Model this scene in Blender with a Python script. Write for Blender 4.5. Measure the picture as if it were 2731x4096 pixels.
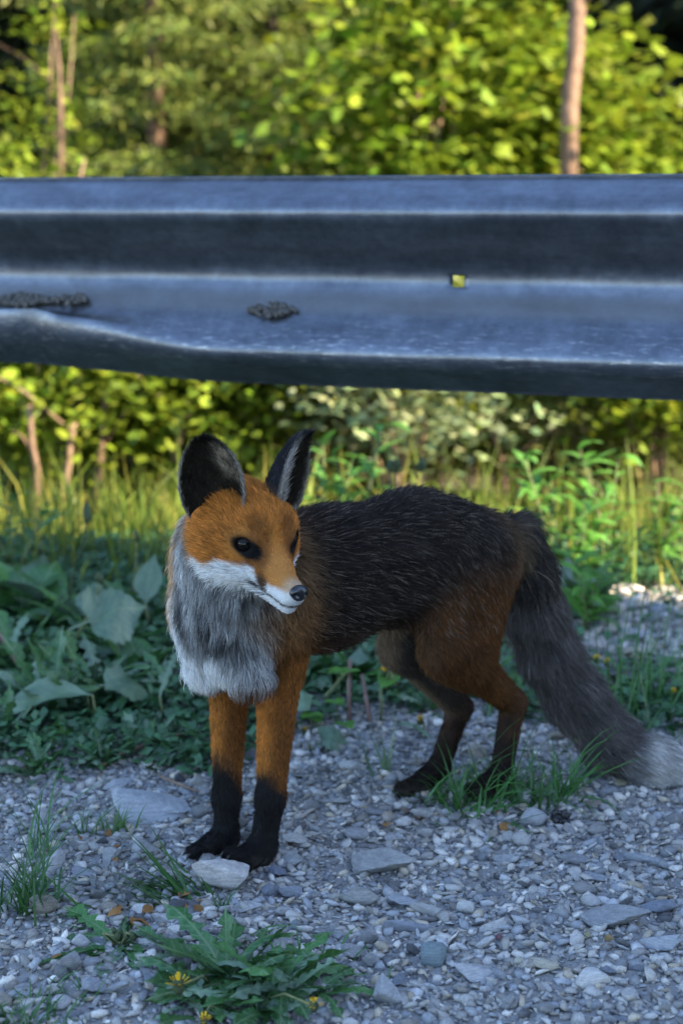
import bpy, math, random
import numpy as np
from mathutils import Vector, Matrix

for _o in list(bpy.data.objects):
    bpy.data.objects.remove(_o, do_unlink=True)
SC = bpy.context.scene
COL = SC.collection
rng = np.random.default_rng(7)
random.seed(7)
R = math.radians

# ------------------------------------------------------------------ camera
F_PX, CAM_H, PITCH = 6400.0, 0.755, R(11.0)     # photo is 2731 x 4096 px
cam_d = bpy.data.cameras.new('camera')
cam = bpy.data.objects.new('camera', cam_d)
COL.objects.link(cam)
cam.location = (0, 0, CAM_H)
cam.rotation_euler = (R(90) - PITCH, 0, 0)
cam_d.sensor_fit = 'VERTICAL'
cam_d.lens = 35.0
cam_d.sensor_height = 35.0 * 4096 / F_PX
cam_d.sensor_width = 24.0
cam_d.clip_start, cam_d.clip_end = 0.05, 500
cam_d.dof.use_dof = True
cam_d.dof.focus_distance = 1.71
cam_d.dof.aperture_fstop = 2.8
cam_d.dof.aperture_blades = 0
SC.camera = cam

# ------------------------------------------------------------------ light
SUN_EL, SUN_AZ = R(36), math.atan2(0.88, -0.47)     # azimuth from +Y towards +X: the sun stands to the right, behind the lens
sun_to = Vector((math.sin(SUN_AZ) * math.cos(SUN_EL), math.cos(SUN_AZ) * math.cos(SUN_EL), math.sin(SUN_EL)))
world = bpy.data.worlds.new('World')
SC.world = world
world.use_nodes = True
wn = world.node_tree
wn.nodes.clear()
w_out = wn.nodes.new('ShaderNodeOutputWorld')
w_bg = wn.nodes.new('ShaderNodeBackground')
w_sky = wn.nodes.new('ShaderNodeTexSky')
w_sky.sky_type = 'NISHITA'
w_sky.sun_disc = False
w_sky.sun_elevation = SUN_EL
w_sky.sun_rotation = SUN_AZ
w_sky.altitude = 900
w_sky.air_density, w_sky.dust_density, w_sky.ozone_density = 1.0, 0.6, 1.5
w_bg.inputs['Strength'].default_value = 0.13
wn.links.new(w_sky.outputs[0], w_bg.inputs['Color'])
wn.links.new(w_bg.outputs[0], w_out.inputs['Surface'])
sun_d = bpy.data.lights.new('sun', 'SUN')
sun_d.energy = 4.5
sun_d.angle = R(0.5)
sun_d.color = (1.0, 0.86, 0.62)
sun = bpy.data.objects.new('sun', sun_d)
COL.objects.link(sun)
sun.rotation_euler = sun_to.to_track_quat('Z', 'Y').to_euler()
sun.location = sun_to * 20
SC.view_settings.view_transform = 'Standard'
SC.view_settings.look = 'None'
SC.view_settings.gamma = 1.0
SC.view_settings.use_curve_mapping = False
SC.view_settings.exposure = 2.65
SC.render.engine = 'CYCLES'
SC.cycles.max_bounces = 6
SC.cycles.diffuse_bounces = 3
SC.cycles.glossy_bounces = 3
SC.cycles.transmission_bounces = 6
SC.cycles.transparent_max_bounces = 8

# ------------------------------------------------------------------ helpers
_cp, _sp = math.cos(PITCH), math.sin(PITCH)


def ray(px, py):
    a, b = (px - 1365.5) / F_PX, -(py - 2048) / F_PX
    return np.array([a, _cp + b * _sp, -_sp + b * _cp])


def P(px, py, Y):
    """photo pixel at world distance Y -> point"""
    d = ray(px, py)
    t = Y / d[1]
    return np.array([0, 0, CAM_H]) + d * t


def G(px, py, z=0.0):
    """photo pixel -> point on the ground at height z"""
    d = ray(px, py)
    t = (z - CAM_H) / d[2]
    return np.array([0, 0, CAM_H]) + d * t


def nrm(v):
    v = np.asarray(v, float)
    return v / np.maximum(np.linalg.norm(v, axis=-1, keepdims=True), 1e-9)


def hash3(i, j, k, s):
    n = (i.astype(np.int64) * 73856093) ^ (j.astype(np.int64) * 19349663) ^ (k.astype(np.int64) * 83492791) ^ (s * 2654435)
    n = (n ^ (n >> 13)) * 1274126177
    n = n ^ (n >> 16)
    return (n & 0xFFFF) / 65535.0


def vnoise(p, scale=1.0, seed=0):
    """value noise 0..1 on an (n,3) array"""
    q = np.asarray(p, float) * scale
    b = np.floor(q).astype(np.int64)
    f = q - b
    f = f * f * (3 - 2 * f)
    r = 0
    for dx in (0, 1):
        for dy in (0, 1):
            for dz in (0, 1):
                w = (f[:, 0] if dx else 1 - f[:, 0]) * (f[:, 1] if dy else 1 - f[:, 1]) * (f[:, 2] if dz else 1 - f[:, 2])
                r = r + w * hash3(b[:, 0] + dx, b[:, 1] + dy, b[:, 2] + dz, seed)
    return r


def sstep(a, b, x):
    t = np.clip((x - a) / (b - a), 0, 1)
    return t * t * (3 - 2 * t)


def tag(o, label=None, cat=None, group=None, kind=None):
    if label: o['label'] = label
    if cat: o['category'] = cat
    if group: o['group'] = group
    if kind: o['kind'] = kind
    return o


def link(o, parent=None):
    COL.objects.link(o)
    if parent is not None:
        o.parent = parent
    return o


def empty(name, loc=(0, 0, 0)):
    o = bpy.data.objects.new(name, None)
    o.empty_display_size = 0.02
    o.location = loc
    return link(o)


def raw_mesh(name, V, faces, mat=None, smooth=False, col=None):
    """V (n,3); faces (m,3) or (m,4) int array; col (n,3) optional point colour"""
    V = np.ascontiguousarray(V, np.float32)
    faces = np.ascontiguousarray(faces, np.int32)
    me = bpy.data.meshes.new(name)
    m, k = faces.shape
    me.vertices.add(len(V))
    me.vertices.foreach_set('co', V.ravel())
    me.loops.add(m * k)
    me.loops.foreach_set('vertex_index', faces.ravel())
    me.polygons.add(m)
    me.polygons.foreach_set('loop_start', np.arange(0, m * k, k, dtype=np.int32))
    me.polygons.foreach_set('loop_total', np.full(m, k, np.int32))
    if smooth:
        me.polygons.foreach_set('use_smooth', np.ones(m, bool))
    me.update(calc_edges=True)
    if col is not None:
        a = me.color_attributes.new('tint', 'FLOAT_COLOR', 'POINT')
        c = np.ones((len(V), 4), np.float32)
        c[:, :3] = col
        a.data.foreach_set('color', c.ravel())
    if mat is not None:
        me.materials.append(mat)
    return me


def mesh_obj(name, V, faces, mat=None, parent=None, smooth=False, col=None):
    o = bpy.data.objects.new(name, raw_mesh(name, V, faces, mat, smooth, col))
    return link(o, parent)


class Mat:
    """small node-material builder"""
    def __init__(self, name):
        self.m = bpy.data.materials.new(name)
        self.m.use_nodes = True
        self.t = self.m.node_tree
        self.t.nodes.clear()
        self.out = self.n('OutputMaterial')

    def n(self, kind, **kw):
        x = self.t.nodes.new('ShaderNode' + kind)
        for k, v in kw.items():
            if k.startswith('i_'):
                x.inputs[k[2:].replace('_', ' ')].default_value = v
            else:
                setattr(x, k, v)
        return x

    def l(self, a, b):
        self.t.links.new(a, b)

    def obj(self):
        return self.n('TexCoord').outputs['Object']

    def noise(self, scale, detail=4, rough=0.6, vec=None, out='Fac'):
        x = self.n('TexNoise')
        x.inputs['Scale'].default_value = scale
        x.inputs['Detail'].default_value = detail
        x.inputs['Roughness'].default_value = rough
        self.l(vec if vec is not None else self.obj(), x.inputs['Vector'])
        return x.outputs[out]

    def ramp(self, fac, stops):
        x = self.n('ValToRGB')
        e = x.color_ramp.elements
        while len(e) < len(stops):
            e.new(0.5)
        for el, (p, c) in zip(e, stops):
            el.position = p
            el.color = tuple(c) + (1,) if len(c) == 3 else c
        self.l(fac, x.inputs['Fac'])
        return x.outputs['Color']

    def mix(self, fac, a, b, mode='MIX'):
        x = self.n('Mix', data_type='RGBA', blend_type=mode)
        for sock, v in ((x.inputs[0], fac), (x.inputs[6], a), (x.inputs[7], b)):
            if hasattr(v, 'links'):
                self.l(v, sock)
            else:
                sock.default_value = v if isinstance(v, float) else tuple(v) + (1,)
        return x.outputs[2]

    def attr(self, name, out='Color'):
        return self.n('Attribute', attribute_name=name).outputs[out]

    def bump(self, h, strength=0.4, dist=0.002):
        x = self.n('Bump')
        x.inputs['Strength'].default_value = strength
        x.inputs['Distance'].default_value = dist
        self.l(h, x.inputs['Height'])
        return x.outputs['Normal']

    def principled(self, color, rough=0.7, spec=0.4, metal=0.0, normal=None):
        x = self.n('BsdfPrincipled')
        if hasattr(color, 'links'):
            self.l(color, x.inputs['Base Color'])
        else:
            x.inputs['Base Color'].default_value = tuple(color) + (1,)
        if hasattr(rough, 'links'):
            self.l(rough, x.inputs['Roughness'])
        else:
            x.inputs['Roughness'].default_value = rough
        if hasattr(metal, 'links'):
            self.l(metal, x.inputs['Metallic'])
        else:
            x.inputs['Metallic'].default_value = metal
        x.inputs['Specular IOR Level'].default_value = spec
        if normal is not None:
            self.l(normal, x.inputs['Normal'])
        return x

    def done(self, shader):
        self.l(shader.outputs[0], self.out.inputs['Surface'])
        return self.m


def leaf_mat(name, c1, c2, transl=0.35, rough=0.5, spec=0.35, scale=40.0, tint=False, vein=True):
    m = Mat(name)
    c = m.ramp(m.noise(scale, 3), [(0.3, c1), (0.7, c2)])
    if tint:
        c = m.mix(1.0, c, m.attr('tint'), 'MULTIPLY')
    else:
        oi = m.n('ObjectInfo')
        hv = m.n('HueSaturation')
        mr = m.n('MapRange')
        mr.inputs[3].default_value, mr.inputs[4].default_value = 0.7, 1.25
        m.l(oi.outputs['Random'], mr.inputs[0])
        m.l(mr.outputs[0], hv.inputs['Value'])
        m.l(c, hv.inputs['Color'])
        c = hv.outputs['Color']
    if vein and not tint:
        # midrib and side veins, in the leaf's own coordinates
        sx = m.n('SeparateXYZ'); m.l(m.obj(), sx.inputs[0])
        ab = m.n('Math', operation='ABSOLUTE'); m.l(sx.outputs['X'], ab.inputs[0])
        k1 = m.n('Math', operation='MULTIPLY_ADD'); m.l(ab.outputs[0], k1.inputs[0]); k1.inputs[1].default_value = -.9; m.l(sx.outputs['Y'], k1.inputs[2])
        k2 = m.n('Math', operation='MULTIPLY'); m.l(k1.outputs[0], k2.inputs[0]); k2.inputs[1].default_value = 9.0
        k3 = m.n('Math', operation='FRACT'); m.l(k2.outputs[0], k3.inputs[0])
        v1 = m.ramp(k3.outputs[0], [(0.0, (1, 1, 1)), (0.10, (0, 0, 0)), (0.90, (0, 0, 0)), (1.0, (1, 1, 1))])
        v2 = m.ramp(ab.outputs[0], [(0.004, (1, 1, 1)), (0.014, (0, 0, 0))])
        vv = m.mix(1.0, v1, v2, 'LIGHTEN')
        vs = m.n('Math', operation='MULTIPLY'); m.l(vv, vs.inputs[0]); vs.inputs[1].default_value = .45
        c = m.mix(vs.outputs[0], c, (.20, .27, .14))
    p = m.principled(c, rough, spec)
    t = m.n('BsdfTranslucent')
    m.l(c, t.inputs['Color'])
    x = m.n('MixShader')
    x.inputs[0].default_value = transl
    m.l(p.outputs[0], x.inputs[1])
    m.l(t.outputs[0], x.inputs[2])
    return m.done(x)


def tube(path, radii, n=8, closed_end=True):
    """tapered tube along points -> V, quads"""
    path = np.asarray(path, float)
    k = len(path)
    radii = np.broadcast_to(np.asarray(radii, float), (k,))
    tan = np.gradient(path, axis=0)
    tan = nrm(tan)
    up = np.array([0.31, 0.17, 0.93])
    V = []
    for i in range(k):
        s = nrm(np.cross(tan[i], up))
        u = np.cross(s, tan[i])
        a = np.linspace(0, 2 * np.pi, n, endpoint=False)
        V.append(path[i] + radii[i] * (np.cos(a)[:, None] * s + np.sin(a)[:, None] * u))
    V = np.concatenate(V)
    Fq = []
    for i in range(k - 1):
        for j in range(n):
            j2 = (j + 1) % n
            Fq.append((i * n + j, i * n + j2, (i + 1) * n + j2, (i + 1) * n + j))
    if closed_end:
        V = np.vstack([V, path[0], path[-1]])
        c0, c1 = len(V) - 2, len(V) - 1
        for j in range(n):
            j2 = (j + 1) % n
            Fq.append((j2, j, c0, c0))
            Fq.append(((k - 1) * n + j, (k - 1) * n + j2, c1, c1))
    return V, Fq


def tri_of(F):
    out = []
    for f in F:
        if len(f) == 3 or f[2] == f[3]:
            out.append(f[:3])
        else:
            out.append((f[0], f[1], f[2]))
            out.append((f[0], f[2], f[3]))
    return np.array(out, np.int32)


def join(parts):
    """list of (V, tris[, col]) -> one"""
    Vs, Fs, Cs, o = [], [], [], 0
    for p in parts:
        Vs.append(p[0]); Fs.append(np.asarray(p[1]) + o); o += len(p[0])
        if len(p) > 2: Cs.append(p[2])
    return np.concatenate(Vs), np.concatenate(Fs), (np.concatenate(Cs) if Cs else None)


def rot_z(a):
    c, s = math.cos(a), math.sin(a)
    return np.array([[c, -s, 0], [s, c, 0], [0, 0, 1]])


def fnoise2(x, y, sc, seed=0):
    return vnoise(np.stack([x, y, np.zeros_like(x)], 1), sc, seed) - 0.5


def ground_h(x, y):
    """height of the ground sheet"""
    x = np.atleast_1d(np.asarray(x, float)); y = np.atleast_1d(np.asarray(y, float))
    h = 0.010 * fnoise2(x, y, 4, 1) + 0.005 * fnoise2(x, y, 17, 2)
    h = h * sstep(0.2, 0.8, y + 0 * x + 0.3)
    h = h - 0.30 * sstep(3.3, 5.2, y) + 0.10 * fnoise2(x, y, 1.1, 3) * sstep(3.2, 4.5, y)
    h = h + 0.32 * np.maximum(y - 9.0, 0)
    return h

# ------------------------------------------------------------------ ground
def build_ground():
    def lines(core0, core1, step, far0, far1):
        c = np.arange(core0, core1, step)
        g = np.geomspace(step, abs(far1 - core1), 30)
        h = np.geomspace(step, abs(core0 - far0), 30)
        return np.unique(np.concatenate([core0 - h[::-1], c, core1 + g]))
    xs = lines(-1.6, 1.6, 0.03, -70, 70)
    ys = lines(0.6, 6.0, 0.03, -60, 90)
    X, Y = np.meshgrid(xs, ys)
    Z = ground_h(X.ravel(), Y.ravel())
    V = np.stack([X.ravel(), Y.ravel(), Z], 1)
    nx, ny = len(xs), len(ys)
    i = (np.arange(ny - 1)[:, None] * nx + np.arange(nx - 1)[None]).ravel()
    F = np.stack([i, i + 1, i + nx + 1, i + nx], 1)
    m = Mat('ground_earth')
    oc = m.obj()
    grit = m.ramp(m.noise(330, 5, 0.7, oc), [(0.3, (.10, .10, .10)), (0.5, (.23, .23, .235)), (0.72, (.36, .36, .37))])
    warm = m.mix(m.noise(6, 3, 0.5, oc), grit, (.20, .19, .17))
    soil = m.ramp(m.noise(60, 5, 0.7, oc), [(0.3, (.022, .018, .012)), (0.7, (.075, .06, .04))])
    sep = m.n('SeparateXYZ'); m.l(oc, sep.inputs[0])
    nz = m.noise(3.0, 3, 0.6, oc)
    add = m.n('Math', operation='MULTIPLY_ADD'); m.l(nz, add.inputs[0]); add.inputs[1].default_value = 0.9; m.l(sep.outputs['Y'], add.inputs[2])
    mr = m.n('MapRange'); mr.inputs[1].default_value = 2.75; mr.inputs[2].default_value = 3.1; m.l(add.outputs[0], mr.inputs[0])
    c = m.mix(mr.outputs[0], warm, soil)
    b = m.bump(m.noise(260, 5, 0.7, oc), 0.6, 0.004)
    mat = m.done(m.principled(c, 0.9, 0.25, normal=b))
    g = mesh_obj('ground', V, F, mat, smooth=True)
    tag(g, kind='structure')


build_ground()


# unseen bank, added and shaped to keep the low sun off the verge
def build_shade_bank():
    m = Mat('shade_bank_earth')
    c = m.ramp(m.noise(1.2, 5, 0.65), [(0.3, (.03, .035, .015)), (0.6, (.06, .07, .03)), (0.75, (.12, .11, .09))])
    mat = m.done(m.principled(c, 0.95, 0.2, normal=m.bump(m.noise(3, 5), 0.8, 0.2)))
    n1, n2 = 60, 40
    u = np.linspace(-22, 1.98, n1)          # along the road
    v = np.linspace(0, 1, n2)               # away from the road
    U, W = np.meshgrid(u, v, indexing='ij')
    rise = sstep(0, 0.35, W)
    end = sstep(1.98, 1.5, U)
    X = 3.0 + W * 16 + 0.3 * (vnoise(np.stack([U.ravel(), W.ravel() * 9, 0 * U.ravel()], 1), 0.8, 5).reshape(U.shape) - .5)
    Z = -0.3 + (9.5 * rise + 4.0 * W) * (0.12 + 0.88 * end) + 0.5 * vnoise(np.stack([U.ravel(), W.ravel() * 16, 0 * U.ravel()], 1), 0.9, 9).reshape(U.shape)
    X = X - rise * 0
    Yb = U - .55 * (X - 3.0)
    V = np.stack([X.ravel(), Yb.ravel(), Z.ravel()], 1)
    i = (np.arange(n1 - 1)[:, None] * n2 + np.arange(n2 - 1)[None]).ravel()
    F = np.stack([i, i + n2, i + n2 + 1, i + 1], 1)
    # close the end and the foot
    base = len(V)
    end_row = np.arange(n2) + (n1 - 1) * n2
    skirt = V[end_row].copy(); skirt[:, 2] = -0.6
    V = np.vstack([V, skirt])
    j = np.arange(n2 - 1)
    F2 = np.stack([end_row[j], base + j, base + j + 1, end_row[j + 1]], 1)
    b = mesh_obj('shade_bank', V, np.vstack([F, F2]), mat, smooth=False)
    tag(b, kind='structure')


build_shade_bank()

# ------------------------------------------------------------------ stones
def icosphere(sub):
    t = (1 + 5 ** .5) / 2
    V = nrm(np.array([(-1, t, 0), (1, t, 0), (-1, -t, 0), (1, -t, 0), (0, -1, t), (0, 1, t), (0, -1, -t), (0, 1, -t), (t, 0, -1), (t, 0, 1), (-t, 0, -1), (-t, 0, 1)], float))
    F = [(0, 11, 5), (0, 5, 1), (0, 1, 7), (0, 7, 10), (0, 10, 11), (1, 5, 9), (5, 11, 4), (11, 10, 2), (10, 7, 6), (7, 1, 8), (3, 9, 4), (3, 4, 2), (3, 2, 6), (3, 6, 8), (3, 8, 9), (4, 9, 5), (2, 4, 11), (6, 2, 10), (8, 6, 7), (9, 8, 1)]
    V = list(V)
    for _ in range(sub):
        cache, NF = {}, []

        def mid(a, b):
            k = (min(a, b), max(a, b))
            if k not in cache:
                cache[k] = len(V)
                V.append(nrm(V[a] + V[b]))
            return cache[k]
        for a, b, c in F:
            x, y, z = mid(a, b), mid(b, c), mid(c, a)
            NF += [(a, x, z), (b, y, x), (c, z, y), (x, y, z)]
        F = NF
    return np.array(V), np.array(F, np.int32)


ICO = {k: icosphere(k) for k in (0, 1, 2, 3)}


def stone_shape(sub, r, planes=9, soft=10.0, rough=0.03, flat=1.0):
    """faceted stone: a soft intersection of random half-spaces"""
    D, F = ICO[sub]
    nn = nrm(r.normal(size=(planes, 3)) * np.array([1, 1, flat]))
    d = r.uniform(0.62, 1.0, planes)
    g = np.maximum(D @ nn.T, 0.02) / d
    rad = 1.0 / (np.sum(g ** soft, 1) ** (1 / soft) + 0.12)
    V = D * rad[:, None]
    if rough:
        V = V * (1 + rough * 2 * (vnoise(V * 3 + r.uniform(0, 50), 1.5, 4) - .5) + rough * (vnoise(V + 9, 9, 8) - .5))[:, None]
    V = V - (V.max(0) + V.min(0)) / 2
    return V / (np.abs(V).max(0)), F


def stone_mat():
    m = Mat('stone')
    oi = m.n('ObjectInfo')
    base = oi.outputs['Color']
    oc = m.obj()
    sh = m.n('VectorMath', operation='ADD')
    sc = m.n('VectorMath', operation='SCALE'); m.l(oi.outputs['Location'], sc.inputs[0]); sc.inputs['Scale'].default_value = 37.0
    m.l(oc, sh.inputs[0]); m.l(sc.outputs[0], sh.inputs[1])
    v = sh.outputs[0]
    a = m.ramp(m.noise(2.2, 6, 0.7, v), [(0.25, (.62, .62, .63)), (0.5, (.95, .95, .95)), (0.75, (1.22, 1.2, 1.16))])
    b = m.ramp(m.noise(14, 4, 0.7, v), [(0.3, (.72, .72, .74)), (0.55, (1, 1, 1)), (0.75, (1.12, 1.1, 1.08))])
    c = m.mix(1.0, m.mix(1.0, base, a, 'MULTIPLY'), b, 'MULTIPLY')
    w = m.n('TexWave', wave_type='BANDS', bands_direction='Z'); w.inputs['Scale'].default_value = 1.4; w.inputs['Distortion'].default_value = 7; w.inputs['Detail'].default_value = 4
    m.l(v, w.inputs['Vector'])
    vein = m.ramp(w.outputs['Fac'], [(0.0, (.9, .9, .91)), (0.9, (1, 1, 1)), (0.97, (1.15, 1.14, 1.12))])
    c = m.mix(0.8, c, vein, 'MULTIPLY')
    n1 = m.bump(m.noise(16, 6, 0.75, v), 0.55, 0.05)
    return m.done(m.principled(c, 0.85, 0.3, normal=n1))


M_STONE = stone_mat()
_sr = np.random.default_rng(11)
STONES = {}
for kind, (planes, soft, rough, flat) in {'angular': (10, 18, .05, 1), 'round': (26, 7, .04, 1), 'slab': (9, 16, .06, .6)}.items():
    STONES[kind] = [raw_mesh('stone', *stone_shape(3 if i < 3 else 2, _sr, planes, soft, rough, flat), M_STONE, smooth=False) for i in range(7)]
for k in STONES:
    for me in STONES[k]:
        me.polygons.foreach_set('use_smooth', np.ones(len(me.polygons), bool))
        me.set_sharp_from_angle(angle=R(38))

GREY, PALE, WHITE, DARK, TAN, BLUE = (.30, .297, .29), (.41, .40, .385), (.52, .50, .47), (.12, .122, .13), (.36, .32, .26), (.235, .25, .275)


def add_stone(x, y, sx, sy, sz, kind, colr, rz=None, sink=0.25, idx=None, name='stone', tilt=0.12, zoff=0.0):
    me = STONES[kind][(idx if idx is not None else _sr.integers(0, 7)) % 7]
    o = bpy.data.objects.new(name, me)
    link(o)
    h = float(ground_h(x, y)[0])
    o.location = (x, y, h + sz * (1 - 2 * sink) + zoff)
    o.scale = (sx, sy, sz)
    o.rotation_euler = (_sr.normal() * tilt, _sr.normal() * tilt, _sr.uniform(0, 6.28) if rz is None else rz)
    o.color = tuple(colr) + (1,)
    return o


def photo_stone(px, py, w, h, kind, colr, label, rz=0.0, deep=0.8, idx=None, sink=0.10, tall=None, cat='stone', name='stone'):
    c = G(px, py + h * 0.12)
    dep = c[1] * _cp + CAM_H * _sp
    s = dep / F_PX
    W = w * s
    D = W * deep
    Hh = max((h * s - D * 0.36) / 0.93, 0.26 * W) if tall is None else tall * W
    o = add_stone(c[0], c[1], W / 2, D / 2, Hh / 2, kind, colr, rz, sink, idx, name, 0.05)
    return tag(o, label, cat)


HAND = [
    (892, 3528, 236, 185, 'angular', (.58, .54, .50), 'large pale cream block of stone under the fox\'s front paw', .3, .75, 0, .08, .62),
    (832, 3432, 84, 66, 'angular', PALE, 'small pale wedge of stone between the fox\'s two front paws', .4, .8, 1),
    (605, 3232, 300, 150, 'slab', (.42, .43, .44), 'wide smooth grey slab lying behind the far front paw', .2, .9, 1),
    (1531, 3448, 275, 135, 'slab', (.38, .375, .36), 'broad flat pale slab with a pointed end, open gravel in front of hind paw', -.2, .8, 2),
    (1440, 3592, 165, 92, 'round', (.33, .32, .29), 'smooth elongated fawn grey stone with one rounded end', -.35, .6, 1),
    (1735, 3658, 180, 78, 'slab', (.42, .40, .375), 'flat pale fawn stone beside the chunky white pebble', .1, .7, 0),
    (1862, 3645, 76, 74, 'round', (.54, .53, .50), 'chunky white pebble at the end of the flat fawn stone', .3, .8, 2),
    (1968, 3722, 108, 86, 'angular', (.52, .50, .47), 'bright white angular stone with a broken dark face', .8, .8, 2),
    (1732, 3838, 112, 128, 'round', (.22, .275, .29), 'smooth blue green egg shaped stone standing up in gravel', .1, .9, 0),
    (1910, 3897, 160, 112, 'slab', (.47, .46, .45), 'broad pale five sided stone beside the blue green one', .5, .95, 1),
    (2005, 3778, 52, 48, 'round', (.17, .09, .10), 'small dark red pebble near the white angular stone', .2, .9, 3),
    (1553, 3998, 130, 150, 'angular', (.40, .41, .42), 'pale pointed stone standing on its broad base', .2, .7, 1),
    (2130, 3280, 110, 104, 'round', (.37, .38, .40), 'round light grey stone at the edge of the grass tuft', .0, .9, 1),
    (1686, 3262, 96, 70, 'angular', PALE, 'pale angular stone just in front of the hind paw', .5, .8, 0),
    (1617, 3298, 74, 64, 'angular', WHITE, 'small whitish stone leaning on the pale one by the hind paw', 1.1, .8, 3),
    (1521, 3264, 130, 48, 'slab', (.25, .255, .27), 'thin dark grey flake propped in the gravel near the hind paw', .1, .6, 3),
    (1427, 3342, 100, 70, 'round', (.33, .33, .34), 'rounded mid grey stone between the front and hind paws', .0, .8, 3),
    (2018, 3427, 98, 70, 'angular', (.36, .37, .38), 'grey angular stone with a rusty brown edge', .3, .8, 2),
    (2152, 3445, 68, 66, 'angular', (.27, .24, .205), 'brownish wedge shaped stone standing on edge', .9, .8, 1),
    (2290, 3442, 120, 74, 'angular', (.27, .275, .29), 'rough blocky grey stone with a flat worn top', .1, .8, 0),
    (2588, 3440, 160, 68, 'slab', (.33, .35, .37), 'flat speckled bluish slab', .2, .8, 0),
    (2385, 3515, 104, 44, 'slab', (.34, .35, .37), 'thin tilted lens shaped flake of grey stone', -.2, .6, 1),
    (2635, 3795, 165, 118, 'angular', (.37, .385, .41), 'big pale blue grey stone with blunt corners', .4, .8, 2),
    (2460, 3692, 280, 82, 'slab', (.31, .315, .32), 'long low grey slab with a ragged edge', .05, .55, 2),
    (2640, 3640, 148, 84, 'angular', (.24, .265, .31), 'blue grey banded stone with sharp slanted top', .5, .6, 3),
    (1640, 3610, 180, 62, 'slab', (.36, .37, .385), 'flat light grey slab half sunk behind the fawn stone', .1, .6, 3),
    (1640, 3718, 200, 74, 'slab', (.29, .30, .325), 'long layered slate coloured flake above the blue green stone', .35, .5, 0),
    (2165, 3880, 138, 62, 'round', (.46, .42, .33), 'elongated cream stone tapering to one end', -.35, .45, 2),
    (2432, 3780, 44, 52, 'angular', (.34, .24, .11), 'tiny ochre brown block of stone', .2, .8, 4),
    (2336, 3766, 44, 38, 'round', (.40, .36, .18), 'tiny yellowish pebble near the banded stone', .2, .9, 4),
    (1482, 3848, 76, 82, 'angular', (.34, .335, .32), 'squarish grey brown stone next to the blue green one', .2, .9, 4),
    (2072, 3868, 46, 46, 'round', (.48, .45, .36), 'small round cream pebble beside the elongated cream stone', .2, .9, 5),
    (583, 3403, 128, 90, 'angular', PALE, 'pale blocky stone on the gravel behind the grass blades', .6, .8, 1),
    (195, 3322, 110, 70, 'angular', (.35, .35, .355), 'grey rounded block behind the tall grass tuft', .2, .8, 2),
    (345, 3502, 120, 50, 'slab', (.30, .31, .325), 'flat dark edged flake between two grass tufts', -.1, .7, 1),
    (657, 3690, 106, 60, 'angular', (.47, .46, .45), 'oblong whitish block above the dandelion rosette', .1, .6, 0),
    (995, 3632, 122, 62, 'slab', PALE, 'pale slanting stone in front of the large cream block', .1, .8, 2),
    (1165, 3570, 102, 86, 'angular', (.30, .315, .35), 'blue grey faceted stone next to the large cream block', .4, .8, 0),
    (1245, 3568, 86, 64, 'slab', (.38, .39, .40), 'light flat stone tucked behind the blue grey faceted one', .9, .8, 4),
    (1080, 3562, 94, 86, 'angular', (.22, .235, .27), 'dark blue grey chunk wedged against the large cream block', 1.1, .8, 4),
    (1116, 3488, 80, 62, 'angular', (.19, .205, .25), 'dark slate chunk behind the near front paw', .3, .8, 5),
    (1195, 3362, 122, 70, 'angular', WHITE, 'whitish triangular stone beside the fox\'s near front leg', .2, .8, 5),
    (1160, 3428, 122, 78, 'slab', (.37, .38, .38), 'flat grey plate of stone beside the near front paw', .7, .8, 5),
    (75, 3985, 118, 70, 'slab', (.42, .42, .43), 'broad pale stone by the grass at the path edge', .2, .9, 4),
    (380, 3975, 108, 92, 'angular', (.36, .365, .38), 'grey block split from its neighbour by a dark gap', .1, .9, 5),
    (466, 3972, 94, 80, 'angular', (.38, .385, .39), 'grey block with slanting top beside its split twin', .7, .9, 6),
    (1282, 3932, 86, 50, 'slab', (.40, .40, .41), 'pale tilted flake behind the dandelion leaves', .2, .8, 5),
    (1330, 3215, 110, 60, 'angular', PALE, 'light stone with dark underside under the fox\'s belly', .2, .8, 6),
    (1405, 3075, 100, 62, 'round', WHITE, 'rounded whitish stone in shade under the fox\'s belly', .2, .8, 6),
    (1215, 3075, 76, 46, 'angular', (.36, .37, .39), 'small pale stone behind the near front leg', .2, .8, 4),
    (1010, 3030, 70, 95, 'angular', (.22, .22, .23), 'dark upright stone seen between the front legs', .2, .8, 2),
    (2480, 3125, 62, 40, 'round', (.48, .42, .26), 'small amber yellow pebble below the tail tip', .2, .9, 1),
    (2370, 3205, 80, 40, 'angular', (.30, .25, .21), 'brown stone half buried below the tail', .2, .8, 3),
    (2570, 2540, 150, 75, 'angular', (.36, .36, .40), 'pale stone on the gravel heap past the guard rail', .2, .7, 1),
    (2500, 2455, 120, 70, 'angular', (.12, .12, .13), 'dark block on the gravel heap past the guard rail', .4, .7, 2),
    (2360, 2595, 150, 90, 'angular', (.40, .37, .35), 'pinkish pale stone beside the fox\'s tail past the rail', .1, .7, 3),
    (2640, 2450, 130, 90, 'angular', (.36, .37, .42), 'large lilac grey stone on the gravel heap past the rail', .8, .7, 4),
    (2660, 2905, 90, 46, 'slab', (.33, .36, .40), 'flat bluish stone in the clover by the tail', .1, .7, 4),
    (290, 3180, 90, 50, 'slab', WHITE, 'white flat chip at the edge of the green plants', .1, .7, 3),
    (470, 3140, 130, 60, 'slab', (.44, .44, .45), 'long whitish slab at the edge of the green plants', .3, .6, 5),
    (590, 2990, 90, 60, 'round', (.28, .29, .33), 'grey stone among the low leaves behind the fox', .2, .8, 0),
]
taken = []
for hnd in HAND:
    o = photo_stone(*hnd)
    taken.append((o.location.x, o.location.y, max(o.scale.x, o.scale.y)))

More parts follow.
